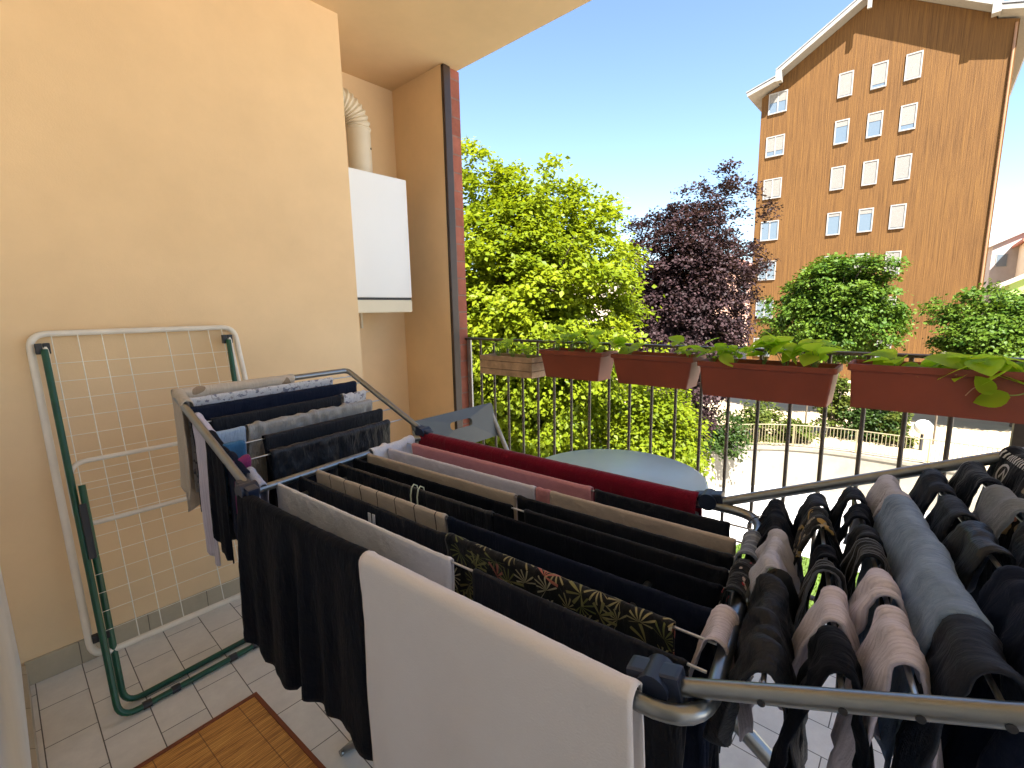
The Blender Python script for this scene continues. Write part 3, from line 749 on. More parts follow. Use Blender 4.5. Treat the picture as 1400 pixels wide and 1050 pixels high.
# ------------------------------------------------------------------ laundry
SIDE_NEAR = -1
def cloth(name, label, cat, A, B, l1, l2, mat_, r=0.0034, fold=0.006, nfold=6, seed=0, ring=0.0, wrink=0.0012, hem=0.02, sag=0.0, taper=0.0, spread=0.0,
          round_hem=0.0, group='laundry hanging on the winged rack', th=0.0016, cuts=(), step=0.0065, stepped=None, side=None, flare=0.0, hemroll=0.0016, wob=0.0, pinch=1.0):
    """one piece of laundry laid over a line from A to B; l1 hangs on the +side, l2 on the other"""
    rng = np.random.default_rng(seed+11)
    A = np.array(A, float); B = np.array(B, float)
    d = B-A; L = np.linalg.norm(d); d = d/L
    n = np.cross(d, [0,0,1.0]); n /= np.linalg.norm(n)
    if side is not None and n @ np.array(side) < 0: n = -n
    up = np.cross(n, d); up = up if up[2] > 0 else -up
    arc = PI*r/2
    ns = max(8, int(L/step)); nt1 = max(6, int(l1/0.011)); nt2 = max(6, int(l2/0.011)); na = 8
    S = np.linspace(0, 1, ns+1)
    def vnoise(k, amp, lo, hi):
        ph = rng.uniform(0, 2*PI, k); fr = rng.uniform(lo, hi, k); am = rng.normal(0, 1, k)
        return ph, fr, am*amp/np.sqrt(k)
    # hem length per column
    ph, fr, am = vnoise(4, hem, 1.0, 5.0)
    hv = sum(am[i]*np.sin(2*PI*fr[i]*S+ph[i]) for i in range(4))
    ph2, fr2, am2 = vnoise(4, hem, 1.0, 5.0)
    hv2 = sum(am2[i]*np.sin(2*PI*fr2[i]*S+ph2[i]) for i in range(4))
    e = np.abs(2*S-1)
    shape = 1 - round_hem*e**3
    L1 = l1*shape*(1+hv); L2 = l2*shape*(1+hv2)
    if stepped is not None:
        xs, ys = zip(*stepped); L1 = l1*np.interp(S, xs, ys)*(1+hv)
    # fold waves
    kf = 4
    fw = [(rng.uniform(0.6, 1.4)*nfold, rng.uniform(0, 2*PI), rng.normal(1, 0.35), rng.uniform(-2.5, 2.5)) for _ in range(kf)]
    fw2 = [(rng.uniform(0.6, 1.4)*nfold, rng.uniform(0, 2*PI), rng.normal(1, 0.35), rng.uniform(-2.5, 2.5)) for _ in range(kf)]
    rg = [(rng.uniform(22, 90), rng.uniform(0, 2*PI), rng.normal(0, 1), rng.uniform(-30, 30)) for _ in range(9)]
    wk = [(rng.uniform(60, 230), rng.uniform(-150, 150), rng.uniform(0, 2*PI), rng.normal(0, 1)) for _ in range(12)]
    wobv = wob*sum(np.sin(f_*S*L+p_) for f_, p_ in zip(rng.uniform(12, 55, 3), rng.uniform(0, 6, 3)))
    wobz = wob*0.6*sum(np.sin(f_*S*L+p_) for f_, p_ in zip(rng.uniform(15, 60, 3), rng.uniform(0, 6, 3)))
    rows = []; uvs = []
    ts = [('a', 1, q) for q in np.linspace(1, 0, nt1+1)[:-1]] + [('c', 0, q) for q in np.linspace(1, -1, na+1)] + [('a', -1, q) for q in np.linspace(0, 1, nt2+1)[1:]]
    sl = S*L
    sagv = -sag*4*S*(1-S)
    for kind, sd, q in ts:
        if kind == 'c':
            ang = q*PI/2
            x = r*np.sin(ang)*np.ones_like(S); z = r*np.cos(ang)*np.ones_like(S)
            tt = q*arc*np.ones_like(S); nx = math.sin(ang); nz = math.cos(ang); dep = 0*S; sgn = np.sign(q) if q else 1
            fwv = fw if q >= 0 else fw2; g = 0.06*abs(q); Lm = l1
        else:
            Ls = L1 if sd > 0 else L2
            dep = Ls*q; x = sd*(r*(pinch+(1-pinch)*np.exp(-dep/0.018)) + spread*0.075*(1-np.exp(-dep/0.075))*1.35); z = -dep
            tt = sd*(arc+dep); nx = sd; nz = 0; fwv = fw if sd > 0 else fw2; g = 0.06+0.94*np.clip(dep/0.28, 0, 1)**0.8; Lm = l1 if sd > 0 else l2
        off = fold*g*sum(a*np.sin(2*PI*fq*S*L/0.5+p+sh*dep*2.5) for (fq, p, a, sh) in fwv)/kf**0.5
        off = off + fold*0.6*np.asarray(g)
        if ring:
            dec = np.exp(-np.abs(tt)/0.06)
            wrp = 0.9*np.sin(31*tt+seed)+0.6*np.sin(47*sl+1.3*seed)
            off = off + ring*(0.12+0.88*dec)*sum(a*(1-1.6*np.abs(np.sin(fq*sl+p+k*tt+wrp))) for (fq, p, a, k) in rg)/2.2
        wr2 = 0.8*np.sin(26*tt+2.1*seed)+0.8*np.sin(38*sl+0.7*seed)
        off = off + wrink*(0.3 if kind == 'c' else (0.25+0.75*np.exp(-np.asarray(dep)/0.10)))*sum(a*(1-1.6*np.abs(np.sin(fq*sl*0.5+k*tt*0.5+p+wr2))) for (fq, k, p, a) in wk)/3.0
        off = off + hemroll*(np.exp(-((S*L-0.008)/0.006)**2)+np.exp(-((L-S*L-0.008)/0.006)**2))
        if kind == 'a': off = off + hemroll*0.7*(((L1 if sd > 0 else L2)-dep) < 0.022)
        sc = 1 - taper*np.clip(dep/max(Lm, 1e-3), 0, 1) + flare*np.clip(dep/max(Lm, 1e-3), 0, 1)
        sx = (S-0.5)*L*sc + 0.5*L + 0.0022*np.sin(23*tt+seed)
        P = A[None] + d[None]*sx[:, None] + n[None]*(x+off*nx+wobv)[:, None] + np.array([0,0,1.0])[None]*(z+off*nz+sagv+np.abs(wobz))[:, None]
        rows.append(P); uvs.append(np.stack([sl, tt+0.37*(seed % 17)], 1))
    nr = len(rows)
    V = np.concatenate(rows, 0); UV = np.concatenate(uvs, 0)
    c = ns+1
    i = np.arange(nr-1)[:, None]*c; j = np.arange(ns)[None]
    a = (i+j).ravel(); F = np.stack([a, a+1, a+c+1, a+c], 1)
    origin = (A+B)/2
    me = bpy.data.meshes.new(name)
    me.from_pydata((V-origin).tolist(), [], F.tolist())
    me.polygons.foreach_set('use_smooth', [True]*len(F))
    ul = me.uv_layers.new(name='UVMap')
    ul.data.foreach_set('uv', UV[F.ravel()].astype(np.float32).ravel())
    me.update()
    o = link(name, me, mat_)
    o.location = origin
    md = o.modifiers.new('thickness', 'SOLIDIFY'); md.thickness = th; md.offset = 1.0 if False else 0.0
    if label: tag(o, label, cat, group)
    return o

# cloth materials
K = {}
K['black'] = fabric('black_jersey', (0.0038,0.0046,0.0095), sheen=0.02)
K['black2'] = fabric('black_cotton', (0.0044,0.0054,0.0108), rough=0.72, spec=0.35, sheen=0.02, weave=500)
K['black3'] = fabric('charcoal_shiny', (0.009,0.010,0.015), rough=0.45, sheen=0.02, spec=0.4)
K['navy'] = fabric('navy_cotton', (0.006,0.009,0.020), rough=0.7, spec=0.35, sheen=0.02)
K['navy_blk'] = fabric('blue_black_knit', (0.0050,0.0066,0.0130), crease=0.9, rough=0.65, spec=0.4, sheen=0.02, weave=400, wstr=0.5)
K['dusk'] = fabric('navy_denim', (0.007,0.011,0.028), sheen=0.02, weave=900)
K['white'] = fabric('white_cotton', (0.72,0.70,0.73), wrinkle=0.25, sheen=0.1, var=0.03)
K['towel'] = fabric('white_towel', (0.80,0.745,0.74), sheen=0.2, var=0.02, weave=350, wstr=0.5, crease=0.1, wrinkle=0.04)
K['lilac'] = fabric('pale_lilac_jersey', (0.58,0.56,0.66), wrinkle=0.25, var=0.03)
K['taupe'] = fabric('taupe_jersey', (0.43,0.355,0.29), wrinkle=0.25, var=0.05)
K['tan'] = fabric('tan_cotton', (0.46,0.38,0.325), wrinkle=0.25, var=0.05)
K['pink'] = fabric('pink_jersey', (0.52,0.23,0.25), wrinkle=0.25, var=0.05)
K['wine'] = fabric('burgundy_terry', (0.155,0.002,0.016), wrinkle=0.25, sheen=0.2, weave=300, wstr=0.9, var=0.2)
K['striped'] = fabric('beige_striped', (0.48,0.41,0.345), wrinkle=0.25, var=0.05, pattern=pat_stripes((0.05,0.04,0.045), 0.066, 0.045))
K['tropic'] = fabric('tropical_print', (0.010,0.010,0.011), pattern=pat_tropical)
K['cream'] = fabric('cream_printed', (0.56,0.47,0.38), var=0.05, pattern=pat_blotch(((0.30,0.22,0.15),), 9.0, 0.66))
K['greige'] = fabric('greige_jersey', (0.50,0.42,0.33), var=0.05)
K['wprint'] = fabric('white_blue_print', (0.60,0.59,0.62), var=0.05, pattern=pat_blotch(((0.20,0.20,0.26),(0.35,0.33,0.36)), 55.0, 0.60))
K['silver'] = fabric('silver_satin', (0.30,0.29,0.28), rough=0.35, spec=0.6, sheen=0.0, var=0.06)
K['ltblue'] = fabric('light_blue_cotton', (0.33,0.42,0.56), var=0.05)
K['blue'] = fabric('bright_blue_strap', (0.04,0.13,0.26))
K['magenta'] = fabric('magenta_strap', (0.24,0.035,0.13))
K['pinkwhite'] = fabric('pinkish_white_knit', (0.62,0.57,0.66), crease=0.6, pattern=pat_stripes((0.54,0.49,0.58), 0.006, 0.4), var=0.05, weave=500, wstr=0.5)
K['grey'] = fabric('grey_knit', (0.18,0.20,0.24), crease=0.9, var=0.12, weave=450, wstr=0.6)
K['ltgrey'] = fabric('light_grey_knit', (0.45,0.45,0.54), crease=0.9, var=0.07, weave=450, wstr=0.6)
K['denim'] = fabric('faded_denim', (0.20,0.275,0.41), crease=0.9, var=0.25, weave=1200, wstr=0.6, vscale=22, sheen=0.1)
K['socks_bg'] = fabric('blue_grey_socks', (0.15,0.17,0.22), crease=0.9, var=0.1, weave=450, wstr=0.6, pattern=pat_stripes((0.28,0.31,0.36), 0.017, 0.3))
K['redflower'] = fabric('black_red_flower', (0.011,0.011,0.012), pattern=pat_blotch(((0.42,0.03,0.045),(0.40,0.33,0.32)), 48.0, 0.66))
K['gold'] = fabric('black_gold_print', (0.012,0.012,0.012), pattern=pat_blotch(((0.36,0.24,0.08),(0.30,0.26,0.2)), 42.0, 0.63))
K['pinstripe'] = fabric('black_pinstripe', (0.008,0.009,0.012), pattern=pat_stripes((0.13,0.14,0.17), 0.008, 0.18))
K['emblem'] = fabric('black_emblem', (0.006,0.007,0.012), pattern=pat_emblem(0.040, 0.412, 0.016))
K['floralblk'] = fabric('black_floral', (0.012,0.012,0.016), pattern=pat_blotch(((0.33,0.28,0.2),(0.34,0.16,0.16)), 26.0, 0.62))
K['whiteline'] = fabric('navy_white_line', (0.006,0.009,0.018), pattern=pat_stripes((0.5,0.5,0.55), 0.2, 0.02))
K['string'] = fabric('pale_cord', (0.55,0.60,0.45))

LG = 'laundry on the rack centre'
NEAR = -E1; FAR = E1
def cline(k, v0, v1):
    """points on centre line k (1 = next to near tube) between v0 and v1"""
    ua, ub = CL[k-1]
    def at(v): return ua+(ub-ua)*(v+0.483)/1.035
    return rw(at(v0), v0, 0.848), rw(at(v1), v1, 0.848)
def cc(name, label, cat, k, v0, v1, l1, l2, m, seed, **kw):
    a, c = cline(k, v0, v1)
    return cloth(name, label, cat, a, c, l1, l2, m, seed=seed, group=LG, side=NEAR, **dict(dict(pinch=0.35, wrink=0.0016), **kw))
def nu(v): return -0.285 - 0.041*(v+0.475)/1.04
# near tube
cloth('t_shirt', 'big black t-shirt hung over the near tube left of the white towel', 't-shirt', rw(nu(-0.465),-0.465,0.852), rw(nu(0.020),0.020,0.852), 0.375, 0.30, K['black'],
      r=0.012, fold=0.010, nfold=6, seed=1, hem=0.010, group=LG, side=NEAR, sag=0.004,
      stepped=((0,0.95),(0.12,0.98),(0.15,1.02),(0.30,1.03),(0.33,1.06),(0.42,1.05),(0.46,0.98),(0.6,0.98),(0.85,0.98),(0.88,1.05),(1,1.06)))
cloth('bath_towel', 'large white towel hung over the near tube in the foreground', 'towel', rw(nu(0.022)-0.005,0.018,0.852), rw(nu(0.5)-0.005,0.500,0.849), 0.56, 0.48, K['towel'],
      r=0.0145, fold=0.0035, nfold=2.2, seed=5, hem=0.004, group=LG, side=NEAR, wrink=0.0006, th=0.003)
cc('bed_sheet', 'white folded sheet behind the big black t-shirt', 'sheet', 1, -0.478, 0.135, 0.40, 0.38, K['white'], 21, fold=0.003, nfold=3, hem=0.01)
cc('trousers', 'plain black trousers behind the right half of the white towel', 'trousers', 1, 0.188, 0.530, 0.42, 0.40, K['black2'], 22, fold=0.004, nfold=4)
cc('shirt', 'black shirt with a white hem label behind the white sheet', 'shirt', 2, -0.480, 0.072, 0.40, 0.38, K['black2'], 23, fold=0.004, nfold=4)
cc('printed_dress', 'black tropical print dress with cream and green fronds', 'dress', 2, 0.076, 0.500, 0.42, 0.40, K['tropic'], 24, fold=0.004, nfold=5, r=0.008)
cc('striped_shirt', 'beige shirt with thin dark stripes', 'shirt', 3, -0.478, 0.013, 0.38, 0.36, K['striped'], 25, fold=0.004, nfold=6, r=0.005)
cc('trousers', 'navy blue trousers hung beside the beige striped shirt', 'trousers', 3, 0.018, 0.536, 0.42, 0.40, K['dusk'], 26, fold=0.004, nfold=4)
cc('hooded_jumper', 'black jumper with a pale drawstring loop', 'jumper', 4, -0.478, 0.085, 0.38, 0.36, K['black3'], 27, fold=0.004, nfold=5, r=0.0042)
cc('t_shirt', 'black t-shirt right of the drawstring jumper on its line', 't-shirt', 4, 0.090, 0.535, 0.38, 0.36, K['black'], 28, fold=0.004, nfold=5)
cc('vest', 'black vest between the drawstring jumper and the taupe shirt', 'vest', 5, -0.478, 0.10, 0.36, 0.34, K['black'], 29, fold=0.004, nfold=5)
cc('leggings', 'black leggings on the middle line ending under the flowered sock', 'leggings', 5, 0.135, 0.535, 0.40, 0.38, K['black2'], 30, fold=0.004, nfold=5)
cc('t_shirt', 'taupe t-shirt on the line in front of the pale lilac one', 't-shirt', 6, -0.478, 0.073, 0.36, 0.34, K['taupe'], 31, fold=0.004, nfold=4, r=0.0042)
cc('t_shirt', 'black t-shirt right of the taupe one on its line', 't-shirt', 6, 0.078, 0.530, 0.38, 0.36, K['black2'], 32, fold=0.004, nfold=6)
cc('t_shirt', 'pale lilac t-shirt in front of the pink one', 't-shirt', 7, -0.470, 0.084, 0.36, 0.34, K['lilac'], 33, fold=0.003, nfold=3, r=0.0042)
cc('vest', 'small pink vest squeezed between the lilac shirt and the tan trousers', 'vest', 7, 0.089, 0.128, 0.30, 0.28, K['pink'], 34, fold=0.002, nfold=3, r=0.0042)
cc('trousers', 'tan cotton trousers on the second last line', 'trousers', 7, 0.131, 0.525, 0.42, 0.40, K['tan'], 35, fold=0.004, nfold=5, r=0.0042)
cc('t_shirt', 'pink t-shirt hung in front of the burgundy towel', 't-shirt', 8, -0.435, 0.205, 0.36, 0.34, K['pink'], 36, fold=0.004, nfold=5, r=0.0065)
cc('shorts', 'black shorts right of the pink t-shirt before the burgundy towel', 'shorts', 8, 0.212, 0.505, 0.34, 0.32, K['black2'], 37, fold=0.004, nfold=6)
cloth('bath_towel', 'burgundy terry towel over the far tube of the rack', 'towel', rw(0.304,-0.474,0.853), rw(0.243,0.428,0.853), 0.40, 0.42, K['wine'], r=0.0155, fold=0.004, nfold=4, seed=41, hem=0.006, group=LG, side=NEAR, wrink=0.0016, th=0.004)
cloth('camisole', 'white camisole gathered over the left cross tube near the burgundy towel', 'camisole', rw(0.095,-0.480,0.852), rw(0.265,-0.484,0.852), 0.17, 0.22, K['white'], r=0.012, fold=0.006, nfold=14, seed=42, ring=0.003, group=LG, side=-E2)
sh = bpy.data.objects['shirt']
q = cline(2, -0.165, -0.1)[0]
for o_ in bpy.data.objects:
    if o_.name.startswith('shirt') and 'white hem label' in o_.get('label', ''): sh = o_
m = MB()
for da in (0.0, 0.014): m.bbox(-0.0012, 0.0004, -0.0045, 0.0045, -0.022, 0.0, 0.0005, Matrix.Translation(Vector(q)+E2*da-E1*0.0075+Vector((0,0,-0.012))-sh.location) @ Matrix.Rotation(TH, 4, 'Z'))
m.build('care_label', mat('label_satin', (0.6,0.6,0.6), rough=0.5), sh)
# drawstring
a, c = cline(4, -0.16, -0.13)
m = MB()
for da in (0.0, 0.022):
    q = Vector(a)+E2*da
    m.tube([q+Vector((-0.010,0,-0.05)), q+Vector((-0.011,0,-0.012)), q+Vector((-0.007,0,0.006)), q+Vector((0,0,0.012)), q+Vector((0.009,0,0.006)), q+Vector((0.012,0,-0.02))], 0.0018, 7)
o = m.build('drawstring', K['string'])
tag(o, 'pale cord loop of the hooded jumper lying over the line', 'cord')

# right cross tube
cx = lambda u: rw(u, 0.552, 0.852)
RG = 'small laundry on the right cross tube'
def xs(name, label, cat, u0, u1, l1, l2, m, seed, **kw):
    return cloth(name, label, cat, cx(u0), cx(u1), l1, l2, m, r=0.0135, seed=seed, ring=0.003, fold=0.006, nfold=9, group=RG, side=-E2, hem=0.05, **kw)
xs('sock', 'ribbed blue grey socks at the far end of the right cross tube', 'socks', 0.125, 0.030, 0.09, 0.12, K['socks_bg'], 51, spread=0.15)
xs('sock', 'black socks with red flowers in the middle of the right cross tube', 'socks', 0.018, -0.090, 0.11, 0.15, K['redflower'], 52, spread=0.1)
xs('lace_briefs', 'pinkish white briefs at the near end of the right cross tube', 'briefs', -0.135, -0.212, 0.09, 0.11, K['pinkwhite'], 53, spread=0.3)
tag(MB().tube([rw(0.155+0.022*math.cos(a)*0.6, 0.565+0.028*math.cos(a), 0.868+0.012*math.sin(a)) + E1*0.02*math.sin(a) for a in [2*PI*i/24 for i in range(24)]], 0.0011, 6, closed=True).build('wire_ring', M['dark_plastic']),
    'thin dark wire ring clipped at the far corner of the rack', 'ring')

# right wing
WG = 'small laundry on the right wing'
def rr_(name, label, cat, i, f0, f1, l1, l2, m, seed, r=0.014, **kw):
    k = dict(ring=0.0030, wob=0.0013, fold=0.015, nfold=8, hem=0.06, round_hem=0.25, group=WG, side=-E2, wrink=0.0026, step=0.004, th=0.0035)
    if name != 'jeans': f0 += 0.010; f1 -= 0.010
    k.update(kw); fl_ = 1.0 if f1 < 0.62 else 0.80; l1 *= fl_; l2 *= fl_; k['spread'] = 0.13+k.get('spread', 0)*0.75; r = 0.0045+r*(0.42 if name == 'jeans' else 0.42)
    return cloth(name, label, cat, rw(*rline(i, f0)), rw(*rline(i, f1)), l1, l2, m, r=r, seed=seed, **k)
rr_('briefs', 'black briefs at the far end of the first wing line', 'briefs', 0, 0.01, 0.30, 0.15, 0.13, K['black'], 61, spread=0.25)
rr_('sock', 'light grey sock below the black briefs on the first wing line', 'sock', 0, 0.29, 0.54, 0.13, 0.13, K['ltgrey'], 62, r=0.011, spread=0.3)
rr_('leggings', 'crumpled black leggings at the near end of the first wing line', 'leggings', 0, 0.55, 0.965, 0.20, 0.24, K['navy_blk'], 63, r=0.017, ring=0.005, spread=0.2, round_hem=0.45)
rr_('sock', 'dark navy sock topmost on the second wing line', 'sock', 1, 0.005, 0.145, 0.14, 0.16, K['navy'], 64, r=0.016, spread=0.15)
rr_('sock', 'black sock with a gold print on the second wing line', 'sock', 1, 0.165, 0.345, 0.12, 0.14, K['gold'], 65, r=0.015, spread=0.25)
rr_('briefs', 'plain black briefs in the middle of the second wing line', 'briefs', 1, 0.43, 0.515, 0.16, 0.17, K['black'], 66, r=0.013)
rr_('briefs', 'pinstriped black briefs on the second wing line', 'briefs', 1, 0.515, 0.612, 0.17, 0.18, K['pinstripe'], 67, r=0.016, spread=0.1)
rr_('camisole', 'pinkish white camisole on the second wing line', 'camisole', 1, 0.655, 0.805, 0.17, 0.17, K['pinkwhite'], 68, r=0.014, spread=0.2)
rr_('leggings', 'black garment with a pink edge at the near end of the second wing line', 'leggings', 1, 0.815, 0.965, 0.22, 0.26, K['black'], 69, r=0.019, spread=0.1)
rr_('sock', 'black sock topmost on the third wing line', 'sock', 2, 0.01, 0.145, 0.15, 0.16, K['black2'], 70, r=0.015, spread=0.15)
rr_('briefs', 'black briefs second from the far end of the third wing line', 'briefs', 2, 0.165, 0.29, 0.16, 0.16, K['black'], 71, r=0.013, spread=0.15)
rr_('sock', 'black sock between two bare stretches of the third wing line', 'sock', 2, 0.33, 0.43, 0.17, 0.15, K['black2'], 72, r=0.014)
rr_('briefs', 'pinstriped black briefs on the third wing line above the pink sock', 'briefs', 2, 0.44, 0.545, 0.16, 0.16, K['pinstripe'], 73, r=0.019)
rr_('sock', 'wrinkled pinkish white sock on the third wing line', 'sock', 2, 0.575, 0.725, 0.10, 0.14, K['pinkwhite'], 74, r=0.015, ring=0.005, spread=0.2)
rr_('camisole', 'pinkish white camisole with dark lining at the near end of the third wing line', 'camisole', 2, 0.74, 0.94, 0.20, 0.24, K['pinkwhite'], 75, r=0.016, spread=0.12)
rr_('sock', 'light grey sock at the far end of the denim line', 'sock', 3, -0.01, 0.20, 0.12, 0.13, K['ltgrey'], 76, r=0.017, spread=0.2)
rr_('jeans', 'faded blue grey denim shorts over the fourth wing line', 'jeans', 3, 0.205, 0.805, 0.24, 0.20, K['denim'], 77, r=0.032, wob=0.0014, ring=0.0012, fold=0.006, nfold=4, round_hem=0.0, spread=0.12, hem=0.02)
rr_('trousers', 'dark navy garment below the denim on the fourth wing line', 'trousers', 3, 0.79, 0.965, 0.26, 0.26, K['navy'], 78, r=0.026, ring=0.003, spread=0.12)
rr_('sock', 'navy sock topmost on the fifth wing line', 'sock', 4, -0.005, 0.21, 0.16, 0.16, K['navy'], 79, r=0.017, spread=0.15)
rr_('briefs', 'black briefs second on the fifth wing line', 'briefs', 4, 0.233, 0.395, 0.16, 0.17, K['navy_blk'], 80, r=0.017, spread=0.15)
rr_('briefs', 'black briefs third on the fifth wing line', 'briefs', 4, 0.40, 0.585, 0.18, 0.18, K['black3'], 81, r=0.018, spread=0.15)
rr_('trousers', 'navy trousers at the near end of the fifth wing line', 'trousers', 4, 0.645, 0.955, 0.26, 0.26, K['dusk'], 82, r=0.022, spread=0.12)
rr_('briefs', 'navy briefs with a white edge line topmost on the sixth wing line', 'briefs', 5, -0.005, 0.205, 0.17, 0.17, K['whiteline'], 83, r=0.018, spread=0.15)
rr_('sock', 'grey knitted sock on the sixth wing line', 'sock', 5, 0.235, 0.415, 0.13, 0.14, K['grey'], 84, r=0.021, spread=0.2, ring=0.004)
rr_('briefs', 'dark briefs below the grey sock on the sixth wing line', 'briefs', 5, 0.45, 0.75, 0.18, 0.18, K['navy_blk'], 85, r=0.018, spread=0.15)
rr_('t_shirt', 'black t-shirt with a white ring emblem at the right edge', 't-shirt', 6, -0.02, 0.17, 0.18, 0.18, K['emblem'], 86, r=0.017, spread=0.1)
rr_('briefs', 'black floral briefs behind the emblem shirt at the right edge', 'briefs', 6, 0.18, 0.45, 0.17, 0.17, K['floralblk'], 87, r=0.018, spread=0.15)

# left wing
FG = 'laundry on the left wing'
def lw(name, label, cat, v, u0, u1, l1, l2, m, seed, **kw):
    k = dict(fold=0.005, nfold=6, hem=0.03, pinch=0.4, group=FG, side=E2, r=0.006)
    k.update(kw)
    return cloth(name, label, cat, rw(u0, v, zl(v)), rw(u1, v, zl(v)), l1, l2, m, seed=seed, **k)
lw('tablecloth', 'cream printed cloth over the outer tube of the left wing', 'cloth', -0.838, -0.272, 0.075, 0.30, 0.34, K['cream'], 91, r=0.013, wrink=0.002)
lw('long_sleeve_top', 'white printed top behind the navy cloth on the left wing', 'top', -0.805, -0.255, 0.20, 0.26, 0.26, K['wprint'], 92, wrink=0.002)
lw('trousers', 'navy trousers on the outermost full line of the left wing', 'trousers', -0.765, -0.260, 0.265, 0.30, 0.30, K['dusk'], 93, r=0.009)
lw('t_shirt', 'black t-shirt between the navy trousers and the silver blouse', 't-shirt', -0.715, -0.235, 0.165, 0.34, 0.34, K['black2'], 94)
lw('camisole', 'white patterned camisole at the far end of the left wing', 'camisole', -0.715, 0.170, 0.262, 0.16, 0.2, K['wprint'], 95, ring=0.002)
lw('blouse', 'crumpled silver satin blouse on the left wing', 'blouse', -0.665, -0.170, 0.245, 0.30, 0.30, K['silver'], 96, wrink=0.0045, ring=0.002, r=0.010)
lw('sock', 'light blue sock beside the silver blouse', 'sock', -0.665, -0.258, -0.175, 0.22, 0.22, K['ltblue'], 97)
lw('shirt', 'black shirt between the silver blouse and the charcoal jacket', 'shirt', -0.615, -0.150, 0.252, 0.34, 0.32, K['black2'], 98, r=0.008)
lw('jacket', 'shiny charcoal jacket on the innermost line of the left wing', 'jacket', -0.560, -0.165, 0.235, 0.34, 0.32, K['black3'], 99, wrink=0.0045, r=0.010, fold=0.008)
lw('bra_strap', 'bright blue strapped top near the left end of the black shirt', 'top', -0.615, -0.258, -0.205, 0.10, 0.16, K['blue'], 101, ring=0.003, r=0.010)
lw('bra_strap', 'magenta strapped top near the left end of the charcoal jacket', 'top', -0.560, -0.262, -0.222, 0.13, 0.17, K['magenta'], 102, ring=0.003, r=0.010)
# sleeves and legs that hang past the near side tube of the left wing
def hang(name, label, cat, u, v, z, wdt, ln, m, seed, **kw):
    k = dict(fold=0.006, nfold=10, hem=0.02, group=FG, side=-E1, r=0.008, round_hem=0.05)
    k.update(kw)
    return cloth(name, label, cat, rw(u, v-wdt/2, z+0.55*wdt/2), rw(u, v+wdt/2, z-0.55*wdt/2), ln, ln*0.8, m, seed=seed, **k)
hang('cardigan', 'cream cardigan sleeve hanging outside the near end of the left wing', 'cardigan', -0.262, -0.800, 1.043, 0.055, 0.27, K['greige'], 111, r=0.014)
hang('vest', 'off white vest hanging long past the near tube of the left wing', 'vest', -0.255, -0.705, 0.98, 0.075, 0.37, K['pinkwhite'], 112, r=0.012, fold=0.004)
hang('leggings', 'black leggings hanging past the near tube of the left wing', 'leggings', -0.258, -0.625, 0.94, 0.085, 0.29, K['black'], 113, r=0.012)
hang('t_shirt', 'dark navy t-shirt hanging at the near corner of the left wing', 't-shirt', -0.250, -0.550, 0.90, 0.075, 0.20, K['dusk'], 114, r=0.010)
hang('vest', 'grey vest hanging low behind the black t-shirt corner', 'vest', -0.235, -0.500, 0.87, 0.06, 0.30, K['ltgrey'], 115, r=0.010)

# ------------------------------------------------------------------ courtyard
GT = -4.12; GL = -5.5
CX, CY, CR = 14.72, 1.28, 4.96
sand = mat('sandy_ground', (0.42,0.32,0.20), rough=0.95, var=0.16, vscale=0.6, bump=0.3, bscale=6, detail=8)
paving = mat('pale_concrete', (0.48,0.46,0.43), rough=0.9, var=0.15, vscale=0.9, bump=0.2, bscale=14, detail=8)
lawn = mat('lawn_ground', (0.06,0.10,0.010), rough=0.95, var=0.25, vscale=2.0, bump=0.6, bscale=40, detail=8)
concrete = mat('retaining_concrete', (0.20,0.175,0.135), rough=0.9, var=0.22, vscale=1.3, bump=0.25, bscale=10, detail=9)
tag(MB().add([(-400,-400,GL),(500,-400,GL),(500,500,GL),(-400,500,GL)], [(0,1,2,3)]).build('court_ground', paving), kind='structure', label='pale concrete of the lower court')
arcp = [(CX+CR*math.sin(a), CY+CR*math.cos(a)) for a in [PI/2*i/40 for i in range(41)]]
outl = [(-400, CY+CR)] + arcp + [(CX+CR, -400)]
poly = outl + [(500,-400),(500,500),(-400,500)]
tag(MB().add([(p[0],p[1],GT) for p in poly], [tuple(range(len(poly)))]).build('terrace_ground', sand), kind='structure', label='pale sandy terrace around the apartment block')
# lawn patch: soil sheet plus blades
lpoly = [(7.2,-5.0),(12.6,-5.0),(13.9,0.0),(13.9,3.3),(12.6,3.9),(9.5,3.6),(7.2,2.4)]
tag(MB().add([(p[0],p[1],GL+0.012) for p in lpoly], [tuple(range(len(lpoly)))]).build('lawn', lawn), kind='structure', label='lawn in the lower court')
def inpoly(P, poly):
    x, y = P[:, 0], P[:, 1]; c = np.zeros(len(P), bool); n = len(poly)
    for i in range(n):
        x1, y1 = poly[i]; x2, y2 = poly[(i+1) % n]
        k = ((y1 > y) != (y2 > y)) & (x < (x2-x1)*(y-y1)/((y2-y1) if y2 != y1 else 1e-9)+x1); c ^= k
    return c
rng = np.random.default_rng(3)
P = rng.uniform((5, -4), (14, 4.6), (26000, 2)); P = P[inpoly(P, lpoly)]
nP = len(P); a = rng.uniform(0, 2*PI, nP); h = rng.uniform(0.05, 0.12, nP); wd = 0.014
V = np.zeros((nP, 3, 3)); V[:, 0, 0] = P[:, 0]-np.cos(a)*wd; V[:, 0, 1] = P[:, 1]-np.sin(a)*wd; V[:, 1, 0] = P[:, 0]+np.cos(a)*wd; V[:, 1, 1] = P[:, 1]+np.sin(a)*wd
V[:, 2, 0] = P[:, 0]+rng.normal(0, .03, nP); V[:, 2, 1] = P[:, 1]+rng.normal(0, .03, nP); V[:, :2, 2] = GL+0.01; V[:, 2, 2] = GL+h
